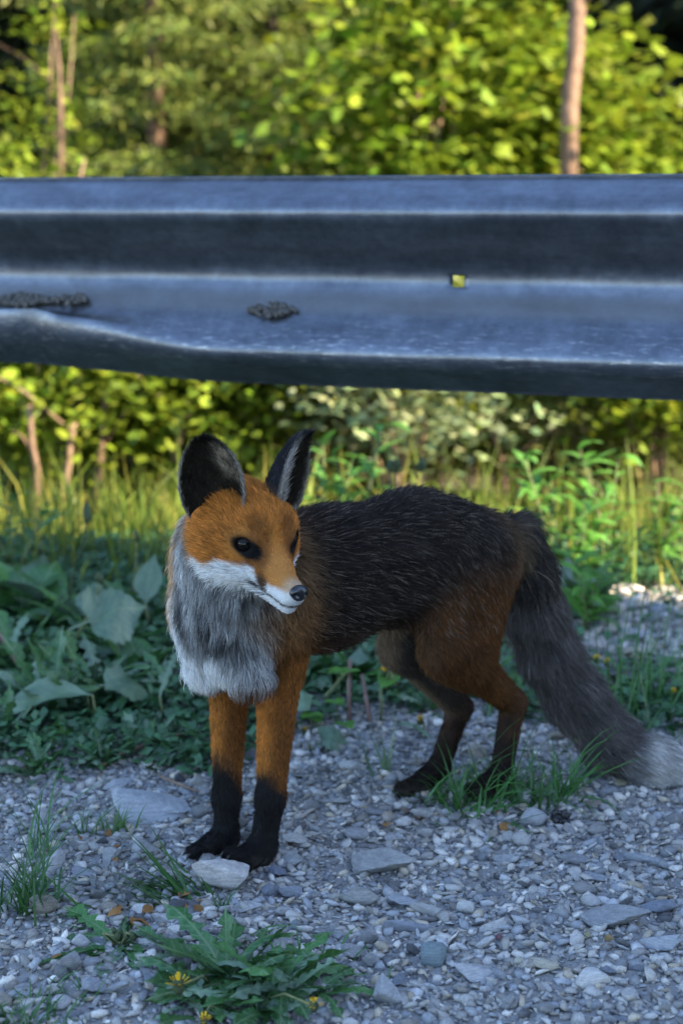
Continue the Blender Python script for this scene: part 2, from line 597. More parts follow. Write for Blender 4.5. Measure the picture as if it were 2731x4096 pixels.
# the black crumbly lump beside the round stone
def lump():
    c = G(2240, 3288)
    parts = []
    r = np.random.default_rng(5)
    for i in range(60):
        V, F = stone_shape(1, r, 12, 9, 0.05)
        a = nrm(r.normal(size=3)) * r.uniform(.2, 1) * np.array([.015, .012, .010])
        parts.append((V * r.uniform(.002, .0055) + a + np.array([0, 0, .010]), F))
    V, F, _ = join(parts)
    m = Mat('black_crumb')
    c2 = m.ramp(m.noise(300, 4), [(0.35, (.006, .006, .007)), (0.6, (.02, .02, .022)), (0.75, (.10, .10, .11))])
    o = mesh_obj('dirt_lump', V, F, m.done(m.principled(c2, .6, .5)))
    o.location = (c[0], c[1], float(ground_h(c[0], c[1])[0]) - .003)
    tag(o, 'black crumbly lump beside the round light grey stone', 'dirt lump')


lump()


def veg_edge(x):
    """distance of the line where plants take over from gravel"""
    return 2.13 + 0.10 * np.sin(x * 3.0 + 1.0) + 0.05 * np.sin(x * 11)


# medium stones, each an object
MED = [('angular', GREY, 'small grey angular stone lying loose in the gravel', 'small grey angular stones'),
       ('round', PALE, 'small pale rounded pebble lying loose in the gravel', 'small pale rounded pebbles'),
       ('slab', BLUE, 'small bluish slate chip lying flat in the gravel', 'small bluish slate chips'),
       ('angular', WHITE, 'small whitish broken stone lying loose in the gravel', 'small whitish broken stones'),
       ('angular', DARK, 'small dark stone chip lying loose in the gravel', 'small dark stone chips'),
       ('round', TAN, 'small fawn pebble lying loose in the gravel', 'small fawn pebbles')]
n_med = 0
while n_med < 238:
    y = _sr.uniform(1.36, 2.2)
    x = _sr.uniform(-.40, .46)
    dep = y * _cp + CAM_H * _sp
    px = 1365.5 + F_PX * x / dep
    if px < -40 or px > 2780:
        continue
    s = float(np.clip(_sr.lognormal(math.log(.0095), .33), .006, .019))
    if any((x - a) ** 2 + (y - b) ** 2 < (s * .7 + c) ** 2 for a, b, c in taken):
        continue
    taken.append((x, y, s))
    k, cl, lab, grp = MED[_sr.choice(6, p=[.36, .2, .2, .1, .07, .07])]
    cl = np.array(cl) * _sr.uniform(.78, 1.18)
    fl = .42 if k == 'slab' else .68
    o = add_stone(x, y, s, s * _sr.uniform(.55, .9), s * fl * _sr.uniform(.7, 1.1), k, cl, None, _sr.uniform(.05, .25), 3 + _sr.integers(0, 4))
    tag(o, lab, 'stone', grp)
    n_med += 1


# fine gravel: nobody could count it
def gravel():
    r = np.random.default_rng(3)
    tpl = [stone_shape(0, r, 8, 12, 0.0)[0] for _ in range(30)]
    F0 = ICO[0][1]

    def scatter(n, x0, x1, y0, y1, smin, smax, keep):
        x = r.uniform(x0, x1, n); y = r.uniform(y0, y1, n)
        k = keep(x, y) > r.uniform(0, 1, n)
        x, y = x[k], y[k]
        s = smin * (smax / smin) ** (r.uniform(0, 1, len(x)) ** 2.1)
        return x, y, s
    fade = lambda x, y: np.clip((veg_edge(x) + 0.16 - y) / 0.20, 0.06, 1)
    patch = lambda x, y: sstep(.28, .42, x) * sstep(2.5, 2.62, y) * sstep(3.15, 2.95, y)
    sets = [scatter(52000, -.55, .62, 1.15, 2.55, .0022, .0095, fade),
            scatter(9000, -1.3, 1.3, .75, 2.5, .004, .012, lambda x, y: fade(x, y) * ((np.abs(x) > .5) | (y < 1.2))),
            scatter(9000, .25, 1.1, 2.45, 3.2, .005, .02, patch)]
    x = np.concatenate([a[0] for a in sets]); y = np.concatenate([a[1] for a in sets]); s = np.concatenate([a[2] for a in sets])
    n = len(x)
    T = np.stack(tpl)[r.integers(0, 30, n)]                       # n,12,3
    sc = np.stack([s * 1.1, s * r.uniform(.45, 1, n), s * r.uniform(.22, .65, n)], 1)
    T = T * sc[:, None]
    a = r.uniform(0, 6.28, n); ca, sa = np.cos(a), np.sin(a)
    tx, ty = r.normal(0, .3, n), r.normal(0, .3, n)
    X = T[..., 0] * ca[:, None] - T[..., 1] * sa[:, None]
    Yy = T[..., 0] * sa[:, None] + T[..., 1] * ca[:, None]
    Z = T[..., 2] + X * tx[:, None] + Yy * ty[:, None]
    h = ground_h(x, y) + sc[:, 2] * r.uniform(-.1, .95, n)
    V = np.stack([X + x[:, None], Yy + y[:, None], Z + h[:, None]], 2).reshape(-1, 3)
    F = (F0[None] + (np.arange(n) * 12)[:, None, None]).reshape(-1, 3)
    base = np.array([GREY, PALE, WHITE, BLUE, DARK, TAN, (.26, .25, .235), (.33, .34, .36)])
    c = base[r.choice(8, n, p=[.24, .16, .05, .19, .09, .05, .10, .12])] * r.uniform(.6, 1.25, (n, 1)) * np.array([1.05, 1.0, .93])
    m = Mat('gravel')
    col = m.mix(1.0, m.attr('tint'), m.ramp(m.noise(420, 4, .7), [(0.3, (.72, .72, .73)), (0.6, (1.08, 1.08, 1.07))]), 'MULTIPLY')
    mat = m.done(m.principled(col, .88, .28, normal=m.bump(m.noise(700, 3), .3, .001)))
    o = mesh_obj('gravel', V, F, mat, col=np.repeat(c, 12, 0))
    tag(o, 'fine grey gravel covering the verge around the fox', 'gravel', kind='stuff')


gravel()

# ------------------------------------------------------------------ guard rail
def build_rail():
    m = Mat('galvanised_steel')
    oc = m.obj()
    st = m.n('Mapping'); st.inputs['Scale'].default_value = (1, 6, 6); m.l(oc, st.inputs['Vector'])
    n1 = m.noise(9, 6, .7, oc)
    n2 = m.noise(55, 5, .7, oc)
    n3 = m.noise(7, 5, .65, st.outputs[0])
    c = m.ramp(n1, [(0.3, (.095, .105, .125)), (0.55, (.145, .16, .19)), (0.75, (.20, .22, .25))])
    c = m.mix(1.0, c, m.ramp(n2, [(0.3, (.75, .75, .76)), (0.6, (1.05, 1.05, 1.05)), (0.8, (1.25, 1.25, 1.24))]), 'MULTIPLY')
    c = m.mix(1.0, c, m.ramp(n3, [(0.35, (.78, .78, .77)), (0.6, (1, 1, 1))]), 'MULTIPLY')
    # pale oxide blotches running along the lower fold
    sp = m.n('SeparateXYZ'); m.l(oc, sp.inputs[0])
    bl = m.ramp(m.noise(34, 6, .75, st.outputs[0]), [(0.55, (0, 0, 0)), (0.66, (1, 1, 1))])
    zb = m.ramp(sp.outputs['Z'], [(0.0, (0, 0, 0)), (0.045, (1, 1, 1)), (0.075, (1, 1, 1)), (0.11, (0, 0, 0))])
    c = m.mix(m.mix(1.0, bl, zb, 'MULTIPLY'), c, (.36, .365, .375))
    dirt = m.ramp(sp.outputs['Z'], [(0.105, (0, 0, 0)), (0.118, (.5, .5, .5)), (0.135, (.5, .5, .5)), (0.15, (0, 0, 0))])
    c = m.mix(dirt, c, (.22, .21, .19))
    ro = m.ramp(n2, [(0.3, (.28, .28, .28)), (0.7, (.36, .365, .375))])
    mat = m.done(m.principled(c, ro, .6, .75, normal=m.bump(n2, .12, .002)))
    root = empty('guard_rail')
    yaw = math.atan2(-.35, .97)
    cy = 2.43
    zb0 = 0.479
    root.location = (0, cy, 0)
    root.rotation_euler = (0, 0, yaw)
    tag(root, 'galvanised steel crash barrier with a dented lower fold above the fox', 'guard rail')
    # W profile (depth towards the road, height), from the top edge down
    prof = np.array([(.010, .310), (.004, .3095), (.028, .299), (.060, .283), (.077, .273), (.083, .262), (.081, .250), (.066, .236), (.048, .220), (.030, .205), (.014, .192),
                     (.005, .182), (.002, .174), (.001, .162), (.002, .151), (.006, .143), (.014, .134), (.036, .110), (.058, .086), (.074, .069), (.082, .057), (.081, .047), (.071, .036), (.045, .022), (.018, .006), (.008, .001), (.010, -.001)])
    # resample finely
    seg = np.r_[0, np.cumsum(np.linalg.norm(np.diff(prof, axis=0), axis=1))]
    tt = np.linspace(0, seg[-1], 100)
    pr = np.stack([.82 * np.interp(tt, seg, prof[:, 0]), np.interp(tt, seg, prof[:, 1])], 1)
    k = np.array([1, 2, 3, 2, 1.]) / 9
    for _ in range(4):
        pr[2:-2] = np.stack([np.convolve(pr[:, 0], k, 'valid'), np.convolve(pr[:, 1], k, 'valid')], 1)
    # the square bolt hole in the valley
    hz0, hz1 = .1520, .1690
    for tgt in (hz0, hz1):
        i = np.argmin(np.abs(pr[:, 1] - tgt)); pr[i, 1] = tgt
    hx = None
    xs = np.unique(np.concatenate([np.linspace(-4, -1.0, 30), np.linspace(-1.0, 1.0, 161), np.linspace(1.0, 4, 30)]))
    hc = P(1834, 1140, cy - .0)
    # along-rail coordinate of the hole
    ca, sa = math.cos(yaw), math.sin(yaw)
    d = ray(1834, 1140); # intersect with the rail plane through (0,cy), direction (ca,sa)
    t = cy * ca / (d[1] * ca - d[0] * sa)
    hx = (d[0] * t) * ca + (d[1] * t - cy) * sa
    for e in (hx - .0088, hx + .0088):
        xs[np.argmin(np.abs(xs - e))] = e
    xs = np.sort(xs)
    nX, nP = len(xs), len(pr)
    X = np.repeat(xs, nP)
    dep = np.tile(pr[:, 0], nX); zz = np.tile(pr[:, 1], nX)
    # dent: the lower fold is crushed towards one end
    low = sstep(.125, .06, zz)
    cr = -.505                                         # crease, along-rail coordinate
    dent = sstep(-.18, cr, X)
    fold = np.where(X < cr, 1.0 + 0.5 * np.clip((cr - X) / .04, 0, .4), dent)
    keep = np.where(X < -1.3, sstep(-1.3, -1.7, X), 0)
    fold = fold * (1 - keep)
    tent = np.exp(-((X - cr) / .03) ** 2) * (X < -0.2)
    zz2 = zz + low * fold * (.014 + .020 * np.exp(-((zz - .062) / .028) ** 2)) + .006 * tent * sstep(.10, .085, zz) * sstep(.05, .07, zz)
    dep2 = dep * (1 - .28 * low * np.clip(fold, 0, 1.2)) - .012 * tent * low
    wob = .003 * (vnoise(np.stack([X * 3, zz * 10, 0 * X], 1), 1.0, 2) - .5) + .0015 * (vnoise(np.stack([X * 9, zz * 30, 0 * X], 1), 1.0, 3) - .5)
    V = np.stack([X, -dep2 - wob, zz2], 1)
    Fq = []
    for i in range(nX - 1):
        for j in range(nP - 1):
            xm, zm = (xs[i] + xs[i + 1]) / 2, (pr[j, 1] + pr[j + 1, 1]) / 2
            if abs(xm - hx) < .0087 and hz0 < zm < hz1:
                continue
            Fq.append((i * nP + j, i * nP + j + 1, (i + 1) * nP + j + 1, (i + 1) * nP + j))
    beam = mesh_obj('rail_beam', V, np.array(Fq), mat, root, smooth=True)
    beam.location = (0, 0, zb0)
    sm = beam.modifiers.new('thickness', 'SOLIDIFY')
    sm.thickness = .003
    sm.offset = -1
    # posts behind the beam with spacer brackets
    for px_ in (-1.02, 1.9, 3.9, -3.1):
        pts = [(-.03, -.0), (.03, -.0), (.03, .008), (-.022, .008), (-.022, .092), (.03, .092), (.03, .10), (-.03, .10)]
        V = np.array([(a, b, z) for z in (-.25, .72) for a, b in pts])
        n = len(pts)
        F = [(i, (i + 1) % n, n + (i + 1) % n, n + i) for i in range(n)]
        po = mesh_obj('post', V, tri_of(F), mat, root)
        po.location = (px_, .16, 0)
        bv = np.array([(a, b, z) for z in (.0, .17) for a, b in ((-.05, .0), (.05, .0), (.05, .15), (-.05, .15))])
        fb = [(0, 1, 5, 4), (1, 2, 6, 5), (2, 3, 7, 6), (3, 0, 4, 7), (4, 5, 6, 7), (3, 2, 1, 0)]
        sp_ = mesh_obj('spacer', bv, np.array(fb), mat, root)
        sp_.location = (px_, .012, .53)
    return root, yaw, cy, zb0


rail, RYAW, RCY, RZ0 = build_rail()


def rail_pt(px, py, depth=0.0):
    """point on the rail's face plane (depth = distance in front of it)"""
    ca, sa = math.cos(RYAW), math.sin(RYAW)
    ox, oy = sa * depth, RCY - ca * depth
    d = ray(px, py)
    t = (oy * ca - ox * sa) / (d[1] * ca - d[0] * sa)
    return np.array([d[0] * t, d[1] * t, CAM_H + d[2] * t])


def mud(px0, px1, py, n, label, seed):
    r = np.random.default_rng(seed)
    m = Mat('dried_mud')
    c = m.ramp(m.noise(200, 4), [(0.3, (.045, .042, .038)), (0.7, (.13, .12, .11))])
    mat = m.done(m.principled(c, .95, .2))
    a, b = rail_pt(px0, py, .028), rail_pt(px1, py, .028)
    parts = []
    for i in range(n):
        u = r.beta(1.6, 1.6)
        p = a + (b - a) * u
        k = r.uniform(-1, 1) * (1 - abs(2 * u - 1)) * .014 + r.normal() * .0015
        off = np.array([math.sin(RYAW), -math.cos(RYAW), -.73]) * k * .9
        V, F = stone_shape(1, r, 10, 9, .06)
        parts.append((V * r.uniform(.002, .0062) + p + off + np.array([0, -.001, .002]), F))
    V, F, _ = join(parts)
    o = mesh_obj('mud_clump', V, F, mat)
    tag(o, label, 'mud')


mud(990, 1190, 1243, 90, 'small spindle of dried gritty mud on the guard rail above the fox', 1)
mud(-60, 215, 1205, 190, 'long patch of dried gritty mud on the guard rail by its dent', 2)
mud(215, 355, 1203, 40, 'thin trail of mud crumbs at the end of the long patch', 3)

# ------------------------------------------------------------------ fox
AR = np.array([.788, .616, 0.])          # backwards along the body
NL = np.array([.616, -.788, 0.])         # towards the fox's left flank
A0 = np.array([-.150, 1.735, 0.])


def C(s, z, side=0.0):
    return A0 + AR * s + NL * side + np.array([0, 0, z])


H_YAW, H_PIT, H_ROL = R(33), R(12), R(-2)
_fw = np.array([math.sin(H_YAW) * math.cos(H_PIT), -math.cos(H_YAW) * math.cos(H_PIT), -math.sin(H_PIT)])
_l0 = np.array([math.cos(H_YAW), math.sin(H_YAW), 0])
_u0 = np.cross(_fw, _l0)
_hl = math.cos(H_ROL) * _l0 + math.sin(H_ROL) * _u0
HM = np.stack([_fw, _hl, np.cross(_fw, _hl)])          # rows: forward, left, up
HC = np.array([-.0985, 1.69, .404])


def HL(f, l, u):
    return HC + np.array([f, l, u]) @ HM


NOSE = np.array([.1120, 0, -.0245])
EYE = {1: np.array([.0365, .0285, .0045]), -1: np.array([.0365, -.0285, .0045])}

TOES = []
# primitives: region, p1, r1, p2, r2, squash axis, squash factor, flow, blend
PR = []


def prim(region, p1, r1, p2, r2, ax=None, k=1.0, flow=None, bl=.022):
    p1, p2 = np.asarray(p1, float), np.asarray(p2, float)
    fl = nrm(p2 - p1) if flow is None else nrm(np.asarray(flow, float))
    PR.append((region, p1, r1, p2, r2, ax, k, fl, bl))


BACK = AR + np.array([0, 0, -.25])
prim('chest', C(.026, .292), .048, C(.055, .310), .064, NL, 1.2, (0.05, -.05, -1), .03)
prim('trunk', C(.06, .314), .072, C(.16, .318), .074, NL, 1.42, BACK, .03)
prim('trunk', C(.16, .318), .074, C(.30, .328), .071, NL, 1.40, BACK, .03)
prim('rump', C(.30, .326), .071, C(.405, .312), .058, NL, 1.25, AR + np.array([0, 0, -.6]), .03)
prim('neck', C(.050, .335), .058, HC + np.array([-.012, .028, -.012]), .044, None, 1, (-.05, 0, -1), .03)
prim('neck', C(.026, .315), .046, P(890, 2205, 1.728), .046, None, 1, (-.0, -.1, -1), .03)
prim('chest', C(.030, .285, -.022), .034, P(848, 2650, 1.752), .024, None, 1, (0, -.1, -1), .018)
prim('chest', C(.022, .275, .012), .034, P(1000, 2705, 1.712), .018, None, 1, (0.05, -.1, -1), .018)
# near (left) front leg
EN = P(1118, 2670, 1.772)
prim('shoulder', C(.055, .315, .030), .046, EN, .027, NL, 1.25, (.25, .2, -1), .025)
WN, PN = P(1083, 3190, 1.755), P(1052, 3385, 1.748)
prim('foreleg', EN, .025, WN, .0145, None, 1, None, .012)
prim('foreleg', WN, .0150, PN, .0135, None, 1, None, .012)
prim('paw', PN, .0145, P(1000, 3425, 1.735), .015, None, 1, None, .01)
for k, (a, b) in enumerate(((930, 3428), (955, 3450), (985, 3465), (915, 3415))):
    prim('paw', P(1010, 3425, 1.735), .010, P(a, b, 1.705 + .004 * k), .0075, None, 1, None, .003)
    TOES.append((P(1010, 3425, 1.735), P(a, b, 1.705 + .004 * k)))
prim('paw', P(1040, 3440, 1.748), .013, P(1015, 3475, 1.745), .0085, None, 1, (0, 0, -1), .006)
# far front leg
EF = P(918, 2690, 1.805)
prim('shoulder_far', C(.04, .30, -.032), .045, EF, .026, NL, 1.2, (.1, .1, -1), .025)
WF, PF = P(908, 3190, 1.792), P(905, 3345, 1.787)
prim('foreleg', EF, .023, WF, .0140, None, 1, None, .012)
prim('foreleg', WF, .0142, PF, .0130, None, 1, None, .012)
prim('paw', PF, .014, P(850, 3375, 1.775), .0135, None, 1, None, .01)
for k, (a, b) in enumerate(((775, 3412), (790, 3425), (815, 3425), (768, 3400))):
    prim('paw', P(860, 3372, 1.775), .0095, P(a, b, 1.752 + .005 * k), .0065, None, 1, None, .003)
    TOES.append((P(860, 3372, 1.775), P(a, b, 1.752 + .005 * k)))
# near hind leg
KN = P(1795, 2585, 1.892)
HN = P(2052, 2812, 1.985)
FN = P(2000, 3105, 1.972)
prim('thigh', C(.355, .315, .022), .062, KN, .038, NL, 1.35, (.35, .2, -1), .025)
prim('thigh', C(.385, .29, .022), .050, P(1880, 2640, 1.915), .033, NL, 1.3, (.3, .2, -1), .025)
prim('shank', KN, .031, HN, .0165, NL, 1.15, None, .018)
prim('hock', HN, .0155, FN, .0130, None, 1, None, .010)
prim('hpaw', FN, .0135, P(1945, 3140, 1.955), .0135, None, 1, None, .01)
for k, (a, b) in enumerate(((1885, 3160), (1905, 3172), (1930, 3180))):
    prim('hpaw', P(1950, 3140, 1.955), .011, P(a, b, 1.938 + .003 * k), .008, None, 1, None, .004)
# far hind leg
KF = P(1612, 2580, 1.965)
HF = P(1838, 2830, 2.025)
FF = P(1752, 3078, 1.988)
prim('thigh_far', C(.34, .31, -.028), .055, KF, .030, NL, 1.3, (.2, .1, -1), .02)
prim('shank_far', KF, .028, HF, .0155, NL, 1.1, None, .018)
prim('hock', HF, .0148, FF, .0128, None, 1, None, .010)
prim('hpaw', FF, .0135, P(1690, 3125, 1.972), .0140, None, 1, None, .01)
for k, (a, b) in enumerate(((1605, 3165), (1620, 3178), (1650, 3182), (1600, 3152))):
    prim('hpaw', P(1695, 3122, 1.972), .010, P(a, b, 1.95 + .004 * k), .0075, None, 1, None, .003)
    TOES.append((P(1695, 3122, 1.972), P(a, b, 1.95 + .004 * k)))
# tail
TAIL = [P(2050, 2155, 2.025), P(2105, 2290, 2.045), P(2135, 2450, 2.05), P(2195, 2613, 2.055), P(2295, 2787, 2.05), P(2432, 2955, 2.035), P(2580, 3042, 2.02), P(2760, 3080, 2.012), P(2900, 3092, 2.02)]
TR = [.026, .025, .026, .027, .027, .025, .020, .012, .004]
for i in range(8):
    prim('tail', TAIL[i], TR[i], TAIL[i + 1], TR[i + 1], None, 1, None, .015)
# head
HW = HM[1]
def hp(region, a, r1, b, r2, ax=None, k=1.0, bl=.012):
    prim(region, HL(*a), r1, HL(*b), r2, ax, k, None, bl)
hp('head', (-.018, 0, .004), .043, (.012, 0, .002), .042, HW, .95, .02)
hp('head', (-.005, -.022, -.014), .032, (-.005, .022, -.014), .032, None, 1, .02)       # cheeks
hp('head', (.022, -.017, .010), .021, (.022, .017, .010), .021, None, 1, .014)           # brow
hp('head', (.020, -.020, -.020), .021, (.050, -.008, -.024), .015, None, 1, .014)
hp('head', (.020, .020, -.020), .021, (.050, .008, -.024), .015, None, 1, .014)
for _s in (-1, 1):
    hp('head', (.020, _s * .0365, .0125), .0060, (.046, _s * .0190, .0105), .0062, None, 1, .006)   # brow ridge over the eye
hp('head', (.024, 0, -.004), .026, (.065, 0, -.0175), .0155, None, 1, .012)               # bridge
hp('head', (.060, 0, -.021), .0170, (.101, 0, -.0275), .0118, None, 1, .008)               # muzzle
hp('head', (.060, -.007, -.029), .0115, (.097, -.0050, -.0345), .0088, None, 1, .006)
hp('head', (.060, .007, -.029), .0115, (.097, .0050, -.0345), .0088, None, 1, .006)
hp('head', (.020, 0, -.036), .019, (.0930, 0, -.0455), .0092, None, 1, .005)               # lower jaw


def sdf(p, i):
    reg, p1, r1, p2, r2, ax, k, fl, bl = PR[i]
    q, a, b = p, p1, p2
    if ax is not None and k != 1.0:
        q = p + (k - 1) * ((p - p1) @ ax)[..., None] * ax
        b = p2 + (k - 1) * np.dot(p2 - p1, ax) * ax
    ab = b - a
    t = np.clip(((q - a) @ ab) / np.dot(ab, ab), 0, 1)
    d = np.linalg.norm(q - a - t[..., None] * ab, axis=-1) - (r1 + t * (r2 - r1))
    return d / (1 + .5 * (k - 1))


def fox_surface(h=.0034):
    lo = np.array([-.27, 1.56, -.012]); hi = np.array([.52, 2.14, .475])
    n = np.ceil((hi - lo) / h).astype(int)
    D = np.full(n, 1.0, np.float32)
    for i, (reg, p1, r1, p2, r2, ax, k, fl, bl) in enumerate(PR):
        pad = .035
        a = np.minimum(p1 - r1, p2 - r2) - pad; b = np.maximum(p1 + r1, p2 + r2) + pad
        i0 = np.clip(((a - lo) / h).astype(int), 0, n); i1 = np.clip(((b - lo) / h).astype(int) + 1, 0, n)
        if np.any(i1 <= i0):
            continue
        gx, gy, gz = [lo[c] + h * np.arange(i0[c], i1[c]) for c in range(3)]
        g = np.stack(np.meshgrid(gx, gy, gz, indexing='ij'), -1)
        d = sdf(g, i).astype(np.float32)
        s = (slice(i0[0], i1[0]), slice(i0[1], i1[1]), slice(i0[2], i1[2]))
        o = D[s]
        hh = np.clip(.5 + .5 * (o - d) / bl, 0, 1)
        m = o + (d - o) * hh - bl * hh * (1 - hh)
        D[s] = np.where(o > .9, d, m)
    # eye sockets
    for e in EYE.values():
        c = HL(*(e + np.array([.004, np.sign(e[1]) * .004, 0])))
        i0 = ((c - .02 - lo) / h).astype(int); i1 = ((c + .02 - lo) / h).astype(int)
        g = np.stack(np.meshgrid(*[lo[k] + h * np.arange(i0[k], i1[k]) for k in range(3)], indexing='ij'), -1)
        d = np.linalg.norm(g - c, axis=-1) - .0078
        s = tuple(slice(i0[k], i1[k]) for k in range(3))
        D[s] = np.maximum(D[s], -d)
    S = D < 0
    # surface nets
    corners = [(a, b, c) for a in (0, 1) for b in (0, 1) for c in (0, 1)]
    cnt = sum(S[a:n[0] - 1 + a, b:n[1] - 1 + b, c:n[2] - 1 + c].astype(np.int8) for a, b, c in corners)
    act = np.argwhere((cnt > 0) & (cnt < 8))
    idx = np.full(n, -1, np.int64)
    idx[tuple(act.T)] = np.arange(len(act))
    acc = np.zeros((len(act), 3)); num = np.zeros(len(act))
    for a in corners:
        for ax in range(3):
            if a[ax]:
                continue
            b = list(a); b[ax] = 1
            da = D[tuple((act + a).T)]; db = D[tuple((act + b).T)]
            x = (da < 0) != (db < 0)
            t = np.where(x, da / np.where(x, da - db, 1), 0)
            q = np.array(a, float) + np.zeros((len(act), 3)); q[:, ax] = t
            acc += q * x[:, None]; num += x
    V = lo + h * (act + acc / num[:, None])
    F = []
    for ax in range(3):
        u, v = (ax + 1) % 3, (ax + 2) % 3
        sl0 = [slice(1, n[k] - 1) for k in range(3)]
        sl1 = list(sl0); sl1[ax] = slice(2, n[ax])
        a = S[tuple(sl0)]; b = S[tuple(sl1)]
        e = np.argwhere(a != b) + 1
        ins = S[tuple(e.T)]
        def at(du, dv):
            q = e.copy(); q[:, u] += du; q[:, v] += dv
            return idx[tuple(q.T)]
        quad = np.stack([at(-1, -1), at(0, -1), at(0, 0), at(-1, 0)], 1)
        quad = np.where(ins[:, None], quad, quad[:, ::-1])
        F.append(quad)
    F = np.concatenate(F)
    F = F[(F >= 0).all(1)]
    used = np.unique(F)
    lut = np.full(len(V), -1, np.int64); lut[used] = np.arange(len(used))
    return V[used], lut[F]


def ear(side):
    """cupped ear in head coordinates: returns V, quads, uv (s across, t up), layer"""
    base = np.array([-.014, side * .0365, .033])
    upv = nrm(np.array([.02, side * .36, .93]))
    face = nrm(np.array([.80, side * .60, 0.0]))            # the way the cup opens
    face = nrm(face - upv * np.dot(face, upv))
    sidev = np.cross(upv, face)
    ns, nt, Ln = 17, 22, .085
    V, UV = [], []
    for lay in (0, 1):
        for j in range(nt):
            t = j / (nt - 1)
            w = (.0335 if side < 0 else .031) * (1 - t ** 3.0) ** .58 * (0.84 + .40 * t * (1 - t) * 2) + .001
            for i in range(ns):
                s = i / (ns - 1) * 2 - 1
                ang = s * (1.75 - .85 * t)
                wr = w / math.sin(min(1.57, 1.75 - .85 * t))
                x = wr * math.sin(ang) * (1.0)
                y = -wr * math.cos(ang) * .95 + wr * .45
                thick = .0016 * (1 if lay else -1)
                p = base + upv * (t * Ln - .006) + sidev * x + face * (y + thick + .010 * t * t * 0)
                V.append(p); UV.append((s, t, lay))
    F = []
    o = ns * nt
    for j in range(nt - 1):
        for i in range(ns - 1):
            a = j * ns + i
            F.append((a, a + ns, a + ns + 1, a + 1))                       # back
            F.append((o + a, o + a + 1, o + a + ns + 1, o + a + ns))       # inside
    rim = [j * ns for j in range(nt)] + [(nt - 1) * ns + i for i in range(1, ns)] + [j * ns + ns - 1 for j in range(nt - 2, -1, -1)]
    for a, b in zip(rim[:-1], rim[1:]):
        F.append((a, o + a, o + b, b))
    return np.array(V), np.array(F), np.array(UV), upv, face


